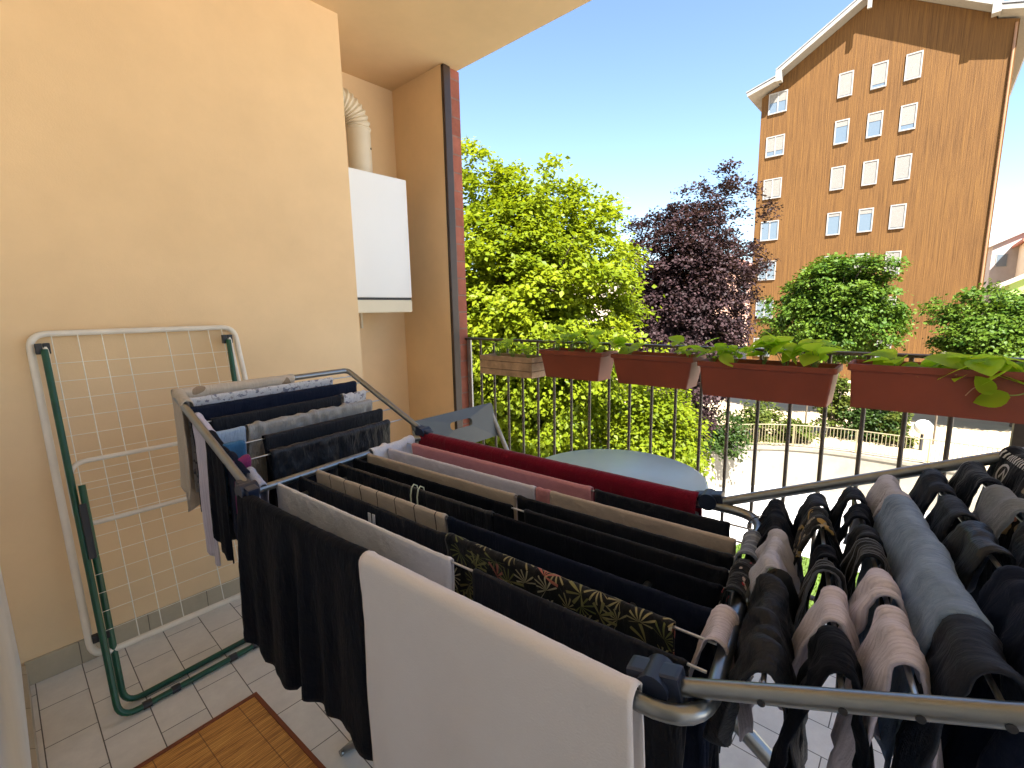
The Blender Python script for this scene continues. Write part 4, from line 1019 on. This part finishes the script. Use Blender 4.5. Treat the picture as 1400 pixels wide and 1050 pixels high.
def npmesh(name, V, F, m, parent=None, rnd=None):
    me = bpy.data.meshes.new(name)
    nv, nf, k = len(V), len(F), F.shape[1]
    me.vertices.add(nv); me.vertices.foreach_set('co', V.astype(np.float32).ravel())
    me.loops.add(nf*k); me.loops.foreach_set('vertex_index', F.astype(np.int32).ravel())
    me.polygons.add(nf); me.polygons.foreach_set('loop_start', np.arange(nf, dtype=np.int32)*k)
    me.update(calc_edges=True)
    if rnd is not None:
        at = me.attributes.new('rnd', 'FLOAT', 'FACE'); at.data.foreach_set('value', rnd.astype(np.float32))
    return link(name, me, m, parent)
gm = m_leaf('grass_blade', (0.05,0.09,0.006), (0.10,0.145,0.012), trans=0.4)
tag(npmesh('grass', V.reshape(-1, 3), np.arange(nP*3).reshape(-1, 3), gm, rnd=rng.random(nP)), 'short bright green grass of the court lawn', 'grass', kind='stuff')

# curved retaining wall and its fence
def offset_path(off):
    pts = [(-6.0, CY+CR+off)] + [(CX+(CR+off)*math.sin(a), CY+(CR+off)*math.cos(a)) for a in [PI/2*i/48 for i in range(49)]] + [(CX+CR+off, -14.0)]
    return pts
def wallmesh(o0, o1, z0, z1):
    A_, B_ = offset_path(o0), offset_path(o1); n = len(A_)
    vs = [(p[0],p[1],z0) for p in A_]+[(p[0],p[1],z1) for p in A_]+[(p[0],p[1],z1) for p in B_]+[(p[0],p[1],z0) for p in B_]
    fs = []
    for i in range(n-1):
        for r_ in range(4):
            q = ((r_+1) % 4)*n; p_ = r_*n; fs.append((p_+i, p_+i+1, q+i+1, q+i))
    fs += [(0, n, 2*n, 3*n), (n-1, 4*n-1, 3*n-1, 2*n-1)]
    return MB().add(vs, fs)
rwl = tag(wallmesh(0.0, 0.28, GL, GT+0.05).build('retaining_wall', concrete), 'curved pale concrete retaining wall below the court fence', 'wall')
wallmesh(-0.05, 0.33, GT+0.052, GT+0.15).build('coping', mat('coping_concrete', (0.17,0.145,0.11), rough=0.9, var=0.15), rwl)
fm = mat('fence_paint', (0.19,0.155,0.085), rough=0.6, var=0.15)
fe = thing('metal_fence', 'low metal bar fence along the curved court wall', 'fence', (CX, CY, GT+0.15))
def path_pts(off, step):
    pts = [Vector((p[0], p[1], 0)) for p in offset_path(off)]
    out = []; carry = 0.0
    for p, q in zip(pts[:-1], pts[1:]):
        L = (q-p).length; s = carry
        while s < L: out.append(p+(q-p)*(s/L)); s += step
        carry = s-L
    return out
bars = path_pts(0.14, 0.105)
def fl_(p, z): return (p.x-CX, p.y-CY, z)
m = MB()
for p in bars:
    x, y = p.x-CX, p.y-CY
    m.box(x-0.009, x+0.009, y-0.009, y+0.009, 0.10, 0.82)
mb = m.build('bars', fm, fe)
for z in (0.09, 0.82):
    pp = [fl_(Vector((q[0], q[1], 0)), z) for q in offset_path(0.14)]
    MB().tube(pp, 0.020, 6).build('rail', fm, fe)
for p in path_pts(0.14, 1.9): 
    if p.x > 6: MB().box(p.x-CX-0.022, p.x-CX+0.022, p.y-CY-0.022, p.y-CY+0.022, 0.0, 0.85).build('post', fm, fe)
# lamp with round globe
gl = thing('garden_lamp', 'white globe garden lamp on a short post behind the court fence', 'lamp', (22.2, -0.20, GT))
MB().tube([(0,0,0),(0,0,0.62)], 0.05, 10).build('post', M['dark_plastic'], gl)
m = MB(); m.lathe([(0.02,-0.27),(0.15,-0.23),(0.25,-0.11),(0.28,0.0),(0.25,0.12),(0.15,0.23),(0.02,0.27)], (0,0,0.88), 20); m.build('globe', mat('opal_globe', (0.8,0.8,0.78), rough=0.3), gl)
for i, (x, y, lb) in enumerate(((21.5,3.35,'thin grey lamp pole behind the court fence near the round tree'), (23.4,-0.55,'thin grey lamp pole to the right beside the globe lamp'))):
    t = thing('lamp_pole', lb, 'pole', (x, y, GT))
    MB().tube([(0,0,0),(0,0,3.4)], 0.035, 8).build('pole', M['rail'], t)
    MB().lathe([(0.02,0),(0.14,0.02),(0.16,0.06),(0.05,0.14),(0.01,0.16)], (0,0,3.4), 12).build('lamp_head', M['rail'], t)

# ------------------------------------------------------------------ trees
def crown_points(rng, n, c, rx, rz, lobes, pw=0.55, zlow=1.0):
    """clump centres inside an uneven ellipsoid"""
    out = []
    ph = rng.uniform(0, 2*PI, lobes); ct = rng.normal(0, 1, (lobes, 3)); ct /= np.linalg.norm(ct, axis=1)[:, None]
    wt = rng.uniform(0.10, 0.34, lobes)
    while len(out) < n:
        d = rng.normal(0, 1, 3); d /= np.linalg.norm(d)
        bulge = 0.80+sum(wt[i]*max(0, d@ct[i])**7 for i in range(lobes))
        rad = rng.random()**pw*bulge
        p = d*rad
        if p[2] < -zlow: continue
        out.append(c+p*np.array([rx, rx, rz]))
    return np.array(out)

def leaves_on(rng, C_, per, spread, size, crown_c, droop=0.35, flat=0.55, up=0.7):
    n = len(C_)*per
    base = np.repeat(C_, per, 0)
    ax = rng.normal(0, 1, (len(C_), 3)); outw = C_-crown_c; outw /= (np.linalg.norm(outw, axis=1)[:, None]+1e-6)
    off = rng.normal(0, 1, (n, 3))*spread*np.array([1, 1, flat])
    pos = base+off
    pos[:, 2] -= droop*np.linalg.norm(off[:, :2], axis=1)
    nrm = np.repeat(outw, per, 0)*0.6+np.array([0, 0, up])+rng.normal(0, 0.55, (n, 3)); nrm /= np.linalg.norm(nrm, axis=1)[:, None]
    t = rng.normal(0, 1, (n, 3))+np.repeat(outw, per, 0)*0.8; t[:, 2] -= 0.5
    t -= nrm*np.sum(t*nrm, 1)[:, None]; t /= np.linalg.norm(t, axis=1)[:, None]
    b_ = np.cross(nrm, t)
    s = size*rng.uniform(0.6, 1.25, n)[:, None]
    p0 = pos; p2 = pos+t*s
    bend = nrm*s*0.10
    p1 = pos+t*s*0.42+b_*s*0.36+bend; p3 = pos+t*s*0.42-b_*s*0.36+bend
    V = np.stack([p0, p1, p2, p3], 1).reshape(-1, 3)
    F = np.arange(n*4).reshape(-1, 4)
    F = np.concatenate([F[:, [0, 1, 2]], F[:, [0, 2, 3]]], 0)
    rc = np.repeat(rng.random(len(C_)), per)
    r1 = np.clip(0.55*rng.random(n)+0.45*rc, 0, 1)
    return V, F, np.concatenate([r1, r1])

bark = mat('bark', (0.085,0.065,0.048), rough=0.95, var=0.4, vscale=9, bump=0.8, bscale=30)
def tree(name, label, base, c, rx, rz, nclump, per, spread, size, lm, seed, trunk_r=0.16, lobes=14, shoots=0, cat='tree', limbs=22, **kw):
    rng = np.random.default_rng(seed)
    base = np.array(base, float); c = np.array(c, float)
    t = thing(name, label, cat, base)
    C_ = crown_points(rng, nclump, c, rx, rz, lobes, **{k: v for k, v in kw.items() if k in ('pw', 'zlow')})
    if shoots:
        tops = []
        for i in range(shoots):
            a = rng.uniform(0, 2*PI); q = rng.random()**0.5*0.85
            b_ = c+np.array([math.cos(a)*q*rx, math.sin(a)*q*rx, rz*0.8*math.sqrt(max(0.02, 1-q*q))])
            for s_ in range(7): tops.append(b_+np.array([rng.normal(0, .05), rng.normal(0, .05), 0.13*s_]))
        tops = np.array(tops)
    V, F, r = leaves_on(rng, C_, per, spread, size, c, **{k: v for k, v in kw.items() if k in ('droop', 'flat', 'up')})
    if shoots:
        V2, F2, r2 = leaves_on(rng, tops, max(6, per//6), spread*0.38, size, c, droop=0.1, flat=1.0, up=0.3)
        F = np.concatenate([F, F2+len(V)], 0); V = np.concatenate([V, V2], 0); r = np.concatenate([r, r2])
    npmesh('crown', V-base, F, lm, t, r)
    m = MB()
    top = Vector(c-base+np.array([0, 0, rz*0.55]))
    fork = Vector(c-base-np.array([0, 0, rz*0.55]))
    m.tube([(0,0,-0.05), Vector((0.02,0.01,fork.z*0.5)), fork, Vector(c-base), top], [trunk_r*1.25, trunk_r, trunk_r*0.85, trunk_r*0.5, 0.02], 10)
    idx = rng.choice(len(C_), limbs, replace=False)
    for i in idx:
        e = Vector(C_[i]-base); s = fork.lerp(top, rng.uniform(0, 0.75)); mid = s.lerp(e, 0.5)+Vector((0, 0, 0.12*rx))
        m.tube([s, mid, e], [trunk_r*0.34, trunk_r*0.2, 0.008], 6)
    m.build('trunk', bark, t)
    return t

maple_m = m_leaf('maple_leaf', (0.082,0.125,0.006), (0.215,0.255,0.012), trans=0.5)
beech_m = m_leaf('purple_leaf', (0.017,0.010,0.011), (0.052,0.028,0.030), trans=0.2, rough=0.55)
lind_m = m_leaf('linden_leaf', (0.024,0.064,0.007), (0.095,0.145,0.014), trans=0.3, rough=0.5)
shrub_m = m_leaf('shrub_leaf', (0.035,0.06,0.008), (0.10,0.115,0.022), trans=0.35)
dark_m = m_leaf('dark_shrub_leaf', (0.013,0.030,0.005), (0.036,0.062,0.012), trans=0.25)

tree('maple_tree', 'big yellow green maple tree rising beside the brick pier', (6.6,5.75,GL), (6.7,5.8,0.65), 2.05, 3.0, 1250, 125, 0.155, 0.095, maple_m, 11, shoots=16, lobes=26, trunk_r=0.17, pw=0.40, droop=0.5, flat=0.4)
tree('copper_beech_tree', 'dark purple leaved beech tree right of the maple', (16.9,6.9,GT), (16.9,6.85,0.5), 2.2, 4.4, 1500, 105, 0.185, 0.12, beech_m, 12, shoots=16, lobes=16, trunk_r=0.2, pw=0.5)
tree('linden_tree', 'round clipped green tree in front of the middle windows of the block', (26.8,3.1,GT), (26.8,3.2,0.95), 2.05, 2.4, 620, 100, 0.20, 0.17, lind_m, 13, lobes=22, trunk_r=0.16, pw=0.4)
tree('linden_tree', 'round clipped green tree at the right edge below the distant houses', (28.8,-3.2,GT), (28.8,-3.2,-0.5), 2.75, 2.35, 720, 100, 0.22, 0.17, lind_m, 14, lobes=22, trunk_r=0.16, pw=0.4)

def shrub(name, label, x, y, z, rx, rz, m_, seed, per=60, n=60, size=0.13, cat='shrub', group=None):
    rng = np.random.default_rng(seed)
    t = thing(name, label, cat, (x, y, z), 0, group)
    C_ = crown_points(rng, n, np.array([0, 0, rz*0.9]), rx, rz, 8, pw=0.45)
    C_[:, 2] = np.maximum(C_[:, 2], 0.08)
    V, F, r = leaves_on(rng, C_, per, rx*0.16, size, np.array([0, 0, rz*0.4]))
    npmesh('foliage', V, F, m_, t, r)
    m = MB()
    for i in range(9):
        e = Vector(C_[i*5 % len(C_)]); m.tube([(rng.normal(0, .05), rng.normal(0, .05), -0.02), e*0.5+Vector((0, 0, 0.1)), e], [0.03, 0.02, 0.006], 6)
    m.build('stem', bark, t)
SHG = 'shrubs behind the court fence'
tree('young_maple_tree', 'low young maple in front of the purple tree seen through the railing', (8.3,3.9,GL), (8.3,3.95,-1.35), 1.05, 1.5, 260, 100, 0.17, 0.095, maple_m, 41, lobes=14, trunk_r=0.06, pw=0.42, limbs=12, droop=0.5, flat=0.4)
shrub('shrub', 'yellow green shrub behind the fence beside the purple tree', 20.0,4.75,GT,0.95,0.95, shrub_m, 31, group=SHG)
shrub('shrub', 'dark green shrub under the purple tree behind the fence', 17.6,5.6,GT,1.3,0.9, dark_m, 32, group=SHG, n=80)
shrub('shrub', 'tall loose shrub seen in the gap between the two large troughs', 22.5,2.6,GT,0.75,1.5, shrub_m, 33, group=SHG)
shrub('shrub', 'dense dark green shrub behind the fence below the biggest trough', 22.9,1.55,GT,1.25,1.05, dark_m, 34, group=SHG, n=90)
shrub('shrub', 'small yellowish shrub at the right end of the dark one', 22.6,0.55,GT,0.6,0.75, shrub_m, 35, group=SHG, n=40)
shrub('shrub', 'low dry yellow shrub along the middle of the fence', 20.6,3.6,GT,0.7,0.55, shrub_m, 36, group=SHG, n=40)
shrub('shrub', 'broad dark shrub between the maple and the purple tree', 13.2,7.6,GT,1.9,1.9, dark_m, 37, group=SHG, n=140)
shrub('shrub', 'large green bush behind the maple near the brick pier', 9.8,10.2,GT,2.4,2.6, dark_m, 38, group=SHG, n=170)

# ------------------------------------------------------------------ apartment block
FX = 40.0; YL, YR = 10.62, -2.25; YM = 0.5*(YL+YR); ZE = 16.35; RIDGE = 20.5
def m_cladding():
    m, nt, p = newmat('brown_cladding')
    p.inputs['Roughness'].default_value = 0.8; p.inputs['Specular IOR Level'].default_value = 0.2
    tc = N(nt, 'ShaderNodeTexCoord')
    mp = N(nt, 'ShaderNodeMapping'); mp.inputs['Scale'].default_value = (15, 15, 0.30); nt.links.new(tc.outputs['Object'], mp.inputs['Vector'])
    a = N(nt, 'ShaderNodeTexNoise', Scale=1.0, Detail=4.0, Roughness=0.75); nt.links.new(mp.outputs[0], a.inputs['Vector'])
    rp = N(nt, 'ShaderNodeValToRGB')
    rp.color_ramp.elements[0].color = (0.045,0.0195,0.0045,1); rp.color_ramp.elements[0].position = 0.30
    rp.color_ramp.elements[1].color = (0.150,0.072,0.0165,1); rp.color_ramp.elements[1].position = 0.70
    e = rp.color_ramp.elements.new(0.5); e.color = (0.100,0.046,0.013,1)
    nt.links.new(a.outputs['Fac'], rp.inputs['Fac'])
    big = N(nt, 'ShaderNodeTexNoise', Scale=0.35, Detail=4.0); nt.links.new(tc.outputs['Object'], big.inputs['Vector'])
    c = mixc(nt, mth(nt, 'MULTIPLY', big.outputs['Fac'], 0.35), rp.outputs['Color'], (0.105,0.052,0.015))
    nt.links.new(c, p.inputs['Base Color'])
    bp = N(nt, 'ShaderNodeBump', Strength=0.6, Distance=0.05); nt.links.new(a.outputs['Fac'], bp.inputs['Height']); nt.links.new(bp.outputs['Normal'], p.inputs['Normal'])
    return m
clad = m_cladding()
trim = mat('white_trim', (0.22,0.205,0.18), rough=0.6, var=0.08)
roofm = mat('roof_sheet', (0.17,0.17,0.18), rough=0.6, var=0.15)
winframe = mat('window_white', (0.25,0.24,0.225), rough=0.5, var=0.05)
blind = mat('roller_blind', (0.18,0.168,0.15), rough=0.6, var=0.06)
def m_glass():
    m, nt, p = newmat('window_glass')
    p.inputs['Base Color'].default_value = (0.10,0.13,0.16,1); p.inputs['Roughness'].default_value = 0.08; p.inputs['Specular IOR Level'].default_value = 0.9
    return m
glass = m_glass()
ab = thing('apartment_block', 'tall brown apartment block with a pale gabled roof edge', 'building', (FX, YM, GT))
def al(x, y, z): return (x-FX, y-YM, z-GT)
S31 = (RIDGE-17.2)/(YM-(YR+1.0)) if False else 0.60
zin = 17.15  # roof underside level at the step
ysl, ysr = YL-1.15, YR+0.95
rid = zin + 0.60*(ysl-ysr)/2
prof = [(YR, -4.12), (YR, 16.55), (ysr, 16.9), (ysr, zin), (YM, rid), (ysl, zin), (ysl, 16.7), (YL, 16.2), (YL, -4.12)]
vs = [al(FX, y, z) for y, z in prof]+[al(FX+14, y, z) for y, z in prof]
n = len(prof)
MB().add(vs, [tuple(range(n)), tuple(reversed(range(n, 2*n)))]+[(i, n+i, n+(i+1) % n, (i+1) % n) for i in range(n)]).build('wall', clad, ab)
# roof slabs with pale barge boards projecting towards us
def slab(mb, y0, z0, y1, z1, th, x0, x1):
    d = Vector((0, y1-y0, z1-z0)).normalized(); nn = Vector((0, -d.z, d.y)); nn = nn if nn.z > 0 else -nn
    pts = [(y0, z0), (y1, z1), (y1+nn.y*th, z1+nn.z*th), (y0+nn.y*th, z0+nn.z*th)]
    v_ = [al(x0, y, z) for y, z in pts]+[al(x1, y, z) for y, z in pts]
    mb.add(v_, [(0,1,2,3), (7,6,5,4), (0,4,5,1), (1,5,6,2), (2,6,7,3), (3,7,4,0)])
OV = 0.95
m = MB(); slab(m, YM, rid+0.02, ysl+0.05, zin-0.01, 0.24, FX-OV, FX+14.4); slab(m, YM-0.003, rid+0.02, ysr-0.05, zin-0.01, 0.24, FX-OV, FX+14.4)
slab(m, ysl+0.06, 16.75, YL+0.75, 16.25, 0.24, FX-OV, FX+14.4); slab(m, ysr-0.06, 16.95, YR-0.75, 16.45, 0.24, FX-OV, FX+14.4)
m.build('roof_edge', trim, ab)
m = MB(); slab(m, YM, rid+0.31, ysl+0.10, zin+0.28, 0.09, FX-OV-0.04, FX+14.5); slab(m, YM-0.003, rid+0.31, ysr-0.10, zin+0.28, 0.09, FX-OV-0.04, FX+14.5)
slab(m, ysl+0.11, 17.03, YL+0.85, 16.50, 0.08, FX-OV-0.04, FX+14.5); slab(m, ysr-0.11, 17.23, YR-0.85, 16.72, 0.08, FX-OV-0.04, FX+14.5)
m.build('roof', roofm, ab)
m = MB(); m.box(-OV-0.02, -OV+0.5, ysl-YM-0.25, ysl-YM+0.12, 16.7-GT, 17.45-GT); m.build('gutter_box', trim, ab)
m = MB(); m.box(-OV-0.02, -OV+0.5, ysr-YM-0.12, ysr-YM+0.25, 16.85-GT, 17.45-GT); m.build('gutter_box', trim, ab)
m = MB(); m.box(-OV-0.02, -OV+0.12, 4.5-YM-0.08, 4.5-YM+0.14, 19.35-GT, 20.2-GT)
m.build('gutter_box', trim, ab)
def window(yc, zc, w_, h_, kind, fill):
    fr = MB(); t_ = 0.07
    x0 = -0.06
    Y0, Y1, Z0, Z1 = yc-w_/2-YM, yc+w_/2-YM, zc-h_/2-GT, zc+h_/2-GT
    fr.box(x0, 0.05, Y0, Y0+t_, Z0, Z1); fr.box(x0, 0.05, Y1-t_, Y1, Z0, Z1); fr.box(x0, 0.05, Y0+t_, Y1-t_, Z1-t_, Z1); fr.box(x0-0.05, 0.05, Y0+t_, Y1-t_, Z0, Z0+t_)
    if kind == 'double': fr.box(x0+0.01, 0.05, yc-YM-0.035, yc-YM+0.035, Z0+t_, Z1-t_)
    o = fr.build('window', winframe, ab)
    split = Z1-t_-(Z1-Z0-2*t_)*fill
    if fill < 0.99: MB().add([(-0.012,Y0+t_,Z0+t_),(-0.012,Y1-t_,Z0+t_),(-0.012,Y1-t_,split),(-0.012,Y0+t_,split)], [(0,3,2,1)]).build('pane', glass, o)
    if fill > 0.01: 
        m = MB(); k = max(2, int((Z1-t_-split)/0.06))
        for i in range(k):
            za = split+(Z1-t_-split)*i/k; zb = split+(Z1-t_-split)*(i+1)/k
            m.box(-0.030, -0.018, Y0+t_, Y1-t_, za+0.006, zb)
        m.build('blind', blind, o)
lev = [15.6, 12.67, 9.72, 6.73, 3.82, 0.91, -2.0]
lf_ = [0.45, 0.75, 0.95, 0.0, 0.0, 0.0, 0.5]
for i, z in enumerate(lev): window(9.55, z, 1.2, 1.42, 'double', lf_[i])
c2 = [0.96, 0.25, 0.97, 0.15, 0.9, 0.9, 0.5]; c3 = [0.86, 0.35, 0.98, 0.2, 0.95, 0.9, 0.5]; c4 = [0.97, 0.8, 0.97, 0.97, 0.96, 0.9, 0.5]
for i, z in enumerate(lev):
    window(5.55, z-0.02, 0.80, 1.52, 'single', c2[i])
    window(3.78, z-0.02, 0.80, 1.52, 'single', c3[i])
    window(2.12, z-0.02, 0.80, 1.52, 'single', c4[i])
# stack of pale loggia fronts on the far side
m = MB()
for i in range(6):
    z0 = -1.0+2.9*i
    m.box(3.2, 5.4, YL-YM, YL-YM+0.75, z0+0.05-GT, z0+2.80-GT)
m.build('balcony_front', mat('pale_metal_panel', (0.48,0.50,0.53), rough=0.45, var=0.1), ab)
MB().tube([(-0.06, YR-YM+0.12, 0), (-0.06, YR-YM+0.12, 20.5)], 0.06, 8).build('downpipe', mat('copper_brown_pipe', (0.2,0.10,0.045), rough=0.5), ab)

# distant houses
def house(name, label, x, y, w_, d_, ze, zr_, wallc, roofc, rz=0.0, nwin=0, rows=1, ridge_along='y'):
    t = thing(name, label, 'house', (x, y, GT), rz)
    h = ze-GT; hr = zr_-GT
    wm = mat(name+'_wall', wallc, rough=0.9, var=0.1, vscale=0.8); rm = mat(name+'_roof', roofc, rough=0.85, var=0.2, vscale=3)
    prof = [(-w_/2, 0), (-w_/2, h), (0, hr), (w_/2, h), (w_/2, 0)]
    vs = [(-d_/2, p[0], p[1]) for p in prof]+[(d_/2, p[0], p[1]) for p in prof]
    MB().add(vs, [(0,1,2,3,4), (9,8,7,6,5)]+[(i, 5+i, 5+(i+1) % 5, (i+1) % 5) for i in range(5)]).build('wall', wm, t)
    m = MB()
    for s in (-1, 1):
        y0, z0, y1, z1 = 0, hr+0.02, s*(w_/2+0.6), h-0.6*(hr-h)/(w_/2)+0.02
        m.add([(-d_/2-0.5,y0,z0),(-d_/2-0.5,y1,z1),(d_/2+0.5,y1,z1),(d_/2+0.5,y0,z0),(-d_/2-0.5,y0,z0+0.3),(-d_/2-0.5,y1,z1+0.3),(d_/2+0.5,y1,z1+0.3),(d_/2+0.5,y0,z0+0.3)],
              [(0,1,2,3),(7,6,5,4),(0,4,5,1),(1,5,6,2),(2,6,7,3),(3,7,4,0)])
    m.build('roof', rm, t)
    for r_ in range(rows):
        for k in range(nwin):
            yc = -w_/2+w_*(k+0.5)/nwin; zc = h*(r_+0.55)/rows
            fr = MB(); fr.box(-d_/2-0.05, -d_/2+0.05, yc-0.5, yc+0.5, zc-0.75, zc+0.75); o = fr.build('window', winframe, t)
            MB().box(-d_/2-0.065, -d_/2-0.04, yc-0.42, yc+0.42, zc-0.67, zc+0.67).build('pane', glass, o)
    return t
house('cream_house', 'cream house with a red tiled roof at the right edge', 76.0, -11.5, 9.0, 9.0, 7.4, 9.6, (0.60,0.50,0.37), (0.34,0.11,0.06), 0.0, 2, 2)
house('green_house', 'lime green house below the cream one at the right edge', 62.0, -7.1, 4.4, 6.0, 2.6, 3.8, (0.30,0.42,0.12), (0.40,0.33,0.26), 0.0, 1, 1)
house('grey_house', 'grey house with shuttered windows beside the brown block', 86.0, -6.6, 5.4, 12.0, 7.6, 9.0, (0.36,0.31,0.28), (0.30,0.28,0.27), 0.15, 3, 3)
house('brick_house', 'small reddish house just visible at the corner of the brown block', 110.0, -6.0, 6.0, 8.0, 7.5, 9.5, (0.42,0.20,0.12), (0.40,0.12,0.06), 0.0, 2, 2)
house('pink_house', 'pink house with a tiled roof half hidden behind the purple tree', 75.0, 23.0, 10.0, 9.0, 5.6, 8.2, (0.55,0.32,0.24), (0.36,0.15,0.10), 0.0, 3, 2)
for i, (x, y, ww, hh) in enumerate(((95,55,22,6),(120,-40,26,5),(140,20,30,4))):
    house('distant_house', ['wide low house on the horizon behind the maple', 'wide low house on the horizon past the right edge', 'wide low house on the horizon behind the brown block'][i], x, y, ww, 10, hh, hh+3, (0.5,0.42,0.34), (0.32,0.13,0.08), 0.2*i, 4, 2)
